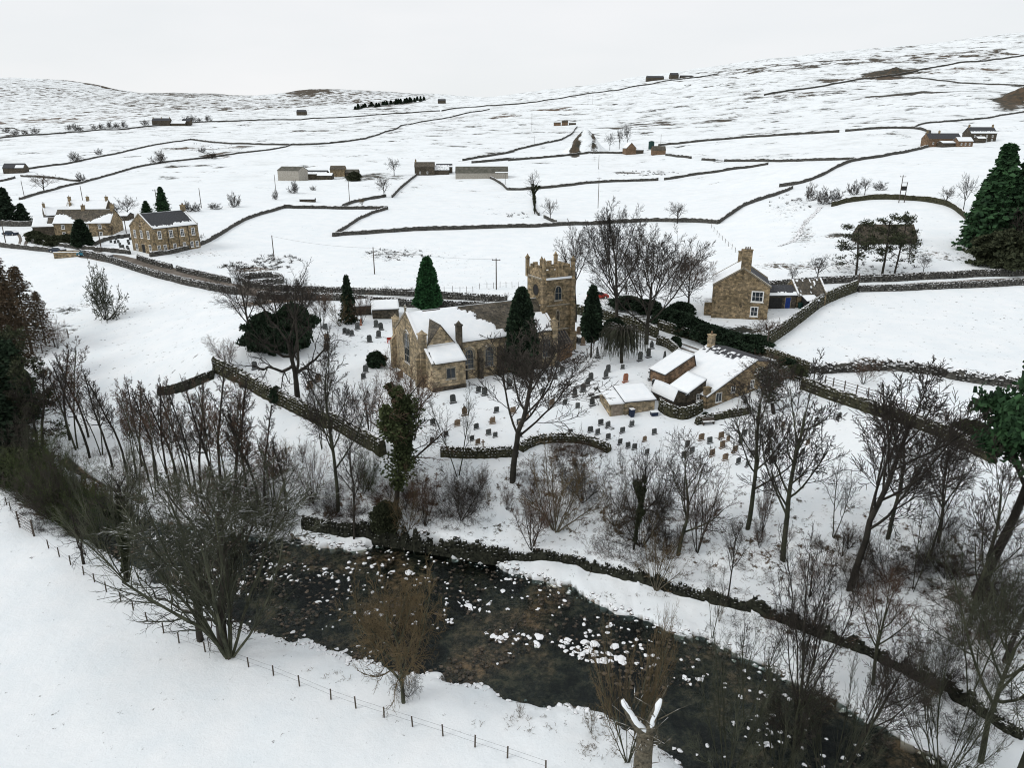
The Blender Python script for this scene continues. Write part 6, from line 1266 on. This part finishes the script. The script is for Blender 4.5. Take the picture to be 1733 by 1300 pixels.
def G(conv, pts, kind, mat, hz_): return [(*conv([p])[0], kind, mat, hz_) for p in pts]
a = 'grave_grey'; b_ = 'grave_brown'
graves(G(z5, [(1195,830),(1245,1080),(1330,1105),(1098,1008)], 'square', a, 8)+G(z5, [(1228,878),(1418,922),(1532,868),(1366,998)], 'round', a, 12)+G(z5, [(1393,960),(1518,908),(1312,1032),(1427,1090)], 'gothic', a, 14)+G(z5, [(1155,885),(1293,898)], 'cross', a, 13)+G(z5, [(1463,772)], 'obelisk', a, 17)
  +G(z5, [(1648,932)], 'round', 'grave_pink', 13)+G(z5, [(1456,980),(1487,995),(1420,1022),(1456,1036)], 'ledger', a, 4)+G(z5, [(1524,1010),(1487,1054),(1629,846),(1180,915),(1100,930),(1072,915)], 'square', a, 7), 'between tower and garage', 'gravestones beside the tower')
graves(G(z5, [(1335,615)], 'round', b_, 12)+G(z5, [(1365,685)], 'square', b_, 12)+G(z5, [(1318,665),(1332,670),(1345,675)], 'square', a, 8)+G(z6, [(384,178),(327,200)], 'round', a, 14)+G(z6, [(489,212)], 'obelisk', a, 18)+G(z6, [(392,328)], 'cross', a, 16)+G(z6, [(541,245),(420,362)], 'square', a, 9)+G(z6, [(405,120)], 'gothic', a, 12)+G(z6, [(212,252),(105,120)], 'square', a, 6), 'near the weeping tree', 'gravestones by the weeping tree')
graves(G(z6, [(66,628),(113,645),(45,692),(208,680),(272,638),(116,722),(193,757),(248,780),(290,790),(423,690),(373,825)], 'square', a, 9)+G(z6, [(357,738)], 'round', b_, 9)+G(z6, [(644,768),(620,842),(674,812)], 'square', a, 9)+G(z6, [(2,675)], 'square', a, 8), 'in rows below the garage', 'headstone rows below the garage')
graves(G(z6, [(735,730),(868,718),(876,780),(957,810),(895,862),(808,835)], 'square', b_, 11)+G(z6, [(793,750),(1022,700),(998,755),(1108,725),(1196,690),(1177,818),(1080,838),(982,886)], 'square', a, 10)+G(z6, [(914,735),(1282,642),(1445,757)], 'round', b_, 9)+G(z6, [(1413,820),(1200,880),(1655,585),(1395,945),(1042,905)], 'square', a, 9), 'behind the tall bank trees', 'headstone rows on the right')
graves(G(z1b, [(960,570),(982,578),(1007,585)], 'round', a, 9)+G(z1b, [(1044,543),(1169,528),(1202,546),(1184,597),(1125,627)], 'round', a, 11)+G(z1b, [(1065,515)], 'obelisk', 'grave_pink', 10)+G(z1b, [(840,620),(836,682)], 'square', b_, 11)+G(z1b, [(360,807),(1098,830)], 'round', a, 12)+G(z1b, [(785,890),(727,935),(1332,870)], 'round', b_, 12)+G(z1b, [(345,885),(830,540),(1085,870)], 'square', a, 8), 'left of the church', 'gravestones left of the church')
graves(G(z5, [(500,1070),(710,1020)], 'round', a, 13)+G(z5, [(578,1155)], 'gothic', b_, 14)+G(z5, [(668,1000),(655,1245),(365,1215),(787,1135)], 'square', a, 9)+G(z5, [(875,975),(985,905)], 'gothic', a, 16)+G(z5, [(900,1140),(985,1170),(1157,1090),(528,1225),(762,1210)], 'square', b_, 10)+G(z5, [(940,1215)], 'square', a, 9), 'around the spreading tree', 'gravestones in front of the church')
graves(G(q3, [(1105,330),(1185,295),(1330,320),(1600,300),(1460,300)], 'square', a, 8)+G(q3, [(1362,340),(1422,285),(1445,215),(1605,240)], 'square', b_, 9)+G(q3, [(1392,360)], 'cross', b_, 12)+G(q4, [(348,290),(462,270),(67,300)], 'square', a, 8), 'above the straight retaining wall', 'gravestones above the retaining wall')
graves(G(z5, [(1485,1218),(1413,1265),(1532,1232),(1463,1280),(1280,1285),(1688,1225),(1628,1270),(737,1285)], 'square', a, 9), 'left of the garage', 'headstones left of the garage')
graves(G(z8, [(740,318),(768,322),(775,300),(815,290),(855,315),(860,330),(800,335),(805,352),(820,350),(850,355),(857,368),(830,372),(790,318),(870,300)], 'square', a, 4), 'in the plot beside the chapel', 'tiny headstones beside the chapel', 32)

# ------------------------------------------------------------------ small things
def bench(px, py, yaw, mat, label):
    P = at(px, py); t = thing('bench', label, 'bench', P, math.radians(yaw))
    MB().box(-.8, .8, 0, .45, .42, .47).build('seat', M[mat], t); MB().box(-.8, .8, .45, .5, .5, .9).build('backrest', M[mat], t)
    for x in (-.75, .68): MB().box(x, x+.07, .02, .5, -.2, .42).build('leg', M[mat], t)
bench(1200, 720, 12, 'wood', 'dark wooden bench in front of the terrace wall of the cottage'); bench(664, 581, 20, 'red_paint', 'reddish bench in the snow left of the church gable')
def car(px, py, yaw, mat, label):
    P = at(px, py); t = thing('parked_car', label, 'car', P, math.radians(yaw), 'cars parked along the road'); L, W = 4.1, 1.7
    side = [(-L/2, .3), (L/2, .3), (L/2, .75), (L*.28, .88), (L*.16, 1.38), (-L*.3, 1.42), (-L*.46, .95), (-L/2, .85)]
    m = MB().prism([(x, -W/2, z) for x, z in side], (0, W, 0)); m.build('body', M[mat], t)
    MB().prism([(x, -W/2-.01, z) for x, z in [(L*.24, .9), (L*.145, 1.32), (-L*.29, 1.35), (-L*.42, .95)]], (0, W+.02, 0)).build('side_window', M['glass'], t)
    for x in (-L*.32, L*.32):
        for y in (-W/2-.02, W/2-.18):
            w = MB().tube((x, y, .32), (x, y+.2, .32), .32, .32, 14).build('wheel', M['tyre'], t); MB().tube((x, y-.01, .32), (x, y+.21, .32), .17, .17, 10).build('rim', M['white'], w)
    for y in (-.65, .45): MB().box(L/2-.02, L/2+.02, y, y+.22, .6, .75).build('headlight', M['white'], t)
    snow_sheet(t, None, lambda s, q: (-L*.29+s*L*.43, -W*.42+q*W*.84, 1.4), full, 5, 4, .08)
car(98, 427, 165, 'dark_car', 'dark snowy-roofed car parked by the stone hut'); car(146, 433, 172, 'teal_car', 'blue-green car parked beside the pole in the hamlet'); car(177, 437, 160, 'dark_car', 'dark blue car parked nearest the chapel'); car(18, 398, 175, 'dark_car', 'blue car standing on the snow at the left edge of the hamlet')
car(1012, 505, 10, 'red_paint', 'red car parked behind the big bare trees right of the tower')
def bin_(px, py, mat, label):
    P = at(px, py); t = thing('wheelie_bin', label, 'bin', P, .3); MB().add([(-.24, -.28, 0), (.24, -.28, 0), (.24, .28, 0), (-.24, .28, 0), (-.3, -.36, 1), (.3, -.36, 1), (.3, .36, 1), (-.3, .36, 1)], [(3, 2, 1, 0), (0, 1, 5, 4), (1, 2, 6, 5), (2, 3, 7, 6), (3, 0, 4, 7)]).build('body', M[mat], t)
    MB().box(-.33, .33, -.4, .38, 1.0, 1.08).build('lid', M[mat], t); MB().tube((-.25, .3, .12), (-.31, .3, .12), .12, .12, 10).tube((.25, .3, .12), (.31, .3, .12), .12, .12, 10).build('wheels', M['tyre'], t)
bin_(1069, 705, 'blue_bin', 'blue wheelie bin beside the garage'); bin_(1354, 522, 'green_tank', 'dark green bin at the wall of the small barn')
P = at(1107, 703); t = thing('water_butt', 'pale blue box on the snow between the garage and the yard wall', 'box', P, .2); MB().box(-.45, .45, -.3, .3, 0, .5).build('box_body', M['blue_bin'], t); MB().box(-.5, .5, -.35, .35, .5, .6).build('lid', M['snow'], t)
# rubble heap by the tower
rr = random.Random(9)
def rock_mesh(name, seed, mat, flat=.6):
    import bmesh
    bm = bmesh.new(); bmesh.ops.create_icosphere(bm, subdivisions=2, radius=1); rg = random.Random(seed)
    P = [v.co.copy() for v in bm.verts]; o = [rg.uniform(-9, 9) for _ in range(3)]
    for v, p in zip(bm.verts, P):
        n = float(fbm(np.array([p.x*1.3+o[0]+p.z]), np.array([p.y*1.3+o[1]-p.z]), 3, seed)[0]); v.co = p*(1+n*1.15); v.co.z *= flat
    me = bpy.data.meshes.new(name); bm.to_mesh(me); bm.free(); me.materials.append(M[mat])
    return me
RB = [rock_mesh('river_rock', i, 'rock', .55+.1*(i % 3)) for i in range(6)]
CB = [rock_mesh('cobble', 20+i, 'cobble', .6) for i in range(4)]
for i, (a_, b2) in enumerate([(968,596),(975,592),(982,600),(972,604),(985,594)]):
    P = at(a_, b2+3); o = link('rubble_stone', RB[i]); o.location = P; s = rr.uniform(.4, .7); o.scale = (s, s*.8, s); tag(o, f'rubble stone at the foot of the tower, {ORD[i]} added to the heap' if 0 else 'snowy rubble stone in the heap at the foot of the church tower', 'stone', 'rubble heap by the tower')
# rocks in the river
def wateat(px, py): x, y = xy_at_z(px, py, -2.0); return Vector((x, y, -2.0))
def rocks(label, group, cx, cy, rx, ry, n, s0, s1, seed, slope=0):
    rg = random.Random(seed)
    for i in range(n):
        a = rg.uniform(0, 6.283); q = math.sqrt(rg.random()); dx, dy = math.cos(a)*q*rx, math.sin(a)*q*ry; P = wateat(cx+dx, cy+dy+dx*slope)
        o = link('river_rock', rg.choice(RB)); s = rg.uniform(s0, s1)*(.42 if rg.random() < .7 else .85); o.scale = (s, s*rg.uniform(.6, 1), s*rg.uniform(.5, .8)); o.location = P+Vector((0, 0, s*.12)); o.rotation_euler = (0, 0, rg.uniform(0, 6.28)); tag(o, label, 'rock', group)
RK = [('snow-capped rock in the bright row crossing the river right of the golden willow', 1000, 1105, 55, 16, 46, .22, .55, .25), ('snow-capped rock in the middle group right of the golden willow', 880, 1080, 60, 14, 30, .2, .45, .1), ('snow-capped rock in the cluster above and right of the golden willow', 800, 1025, 60, 12, 22, .2, .5, .12),
  ('snow-capped rock at the left of the open water near the huge mossy tree', 510, 970, 60, 20, 26, .18, .42, .1), ('snow-capped rock behind the crown of the golden willow', 680, 1040, 80, 26, 18, .2, .45, .0), ('snow-capped rock in the left shallows below the tall river wall', 620, 985, 60, 22, 14, .2, .4, .0),
  ('snow-capped rock left of the golden willow in the shallows', 560, 1040, 60, 30, 14, .15, .35, .0), ('snow-capped rock under the boughs of the huge mossy tree', 450, 960, 50, 20, 16, .2, .4, .0), ('snow-capped rock near the broken trunk', 1075, 1110, 40, 22, 16, .2, .5, .2),
  ('snow-capped rock in the dark water at the bottom right', 1290, 1245, 70, 22, 16, .2, .45, .25), ('snow-capped rock near the far bank, top of the open river', 770, 990, 90, 14, 10, .25, .5, .2), ('snow-capped rock among the mossy willows at the bottom edge', 1180, 1150, 50, 20, 10, .2, .4, .3),
  ('snow-capped rock along the left dark water under the trees', 380, 980, 70, 24, 16, .2, .4, .1)]
for i, r_ in enumerate(RK): rocks(r_[0], 'snow-capped rocks in the river', *r_[1:8], 100+i, r_[8])
def scatter_mesh(name, label, mats_mesh, pts, kind='stuff'):
    Vs, Qs, off = [], [], 0; base = []
    for me in mats_mesh:
        v = np.empty(len(me.vertices)*3, dtype=np.float32); me.vertices.foreach_get('co', v); f = np.empty(len(me.polygons)*3, dtype=np.int32); me.polygons.foreach_get('vertices', f); base.append((v.reshape(-1, 3), f.reshape(-1, 3)))
    for i, (P, s, a) in enumerate(pts):
        v, f = base[i % len(base)]; c, sn = math.cos(a), math.sin(a); w = v*s; w = np.stack([w[:, 0]*c-w[:, 1]*sn, w[:, 0]*sn+w[:, 1]*c, w[:, 2]], -1)+np.array(P); Vs.append(w); Qs.append(f+off); off += len(v)
    o = link(name, mesh_np(name, np.concatenate(Vs), np.concatenate(Qs), mats_mesh[0].materials[0])); tag(o, label, 'stones', kind=kind); return o
rg = random.Random(55); pts = []
while len(pts) < 3200:
    x = rg.uniform(-45, 38); lo, hi = float(NE(x))+.6, float(FE(x))-.6; t = rg.random()**1.3; y = lo+(hi-lo)*t
    if float(fbm(np.array([x/5]), np.array([y/5]), 2, 91)[0]) < -.08: continue
    s = rg.uniform(.07, .24); pts.append(((x, y, -2.04-s*.15+rg.uniform(-.08, .04)), s, rg.uniform(0, 6.28)))
scatter_mesh('river_cobbles', 'small wet brown cobbles breaking the shallow water', CB, pts)
pts = []
for k in range(900):
    x = rg.uniform(-45, 38); far = rg.random() < .5; y = float(FE(x) if far else NE(x))+rg.gauss(0, .5)+(.2 if far else -.1); s = rg.uniform(.07, .24); pts.append(((x, y, max(hz(x, y), -2.1)-.02), s, rg.uniform(0, 6.28)))
scatter_mesh('bank_stones', 'snow-dusted stones along both water edges', RB, pts)

rg = random.Random(66); pts = []
while len(pts) < 260:
    x = rg.uniform(-42, 34); lo, hi = float(NE(x))+.8, float(FE(x))-.8; t = rg.random(); y = lo+(hi-lo)*t
    if float(fbm(np.array([x/4+7]), np.array([y/2.2]), 2, 95)[0]) < .10: continue
    s = rg.uniform(.08, .24); pts.append(((x, y, -2.02), s, rg.uniform(0, 6.28)))
scatter_mesh('snowy_pebbles', 'little snow-dusted stones scattered through the shallow river', RB, pts)
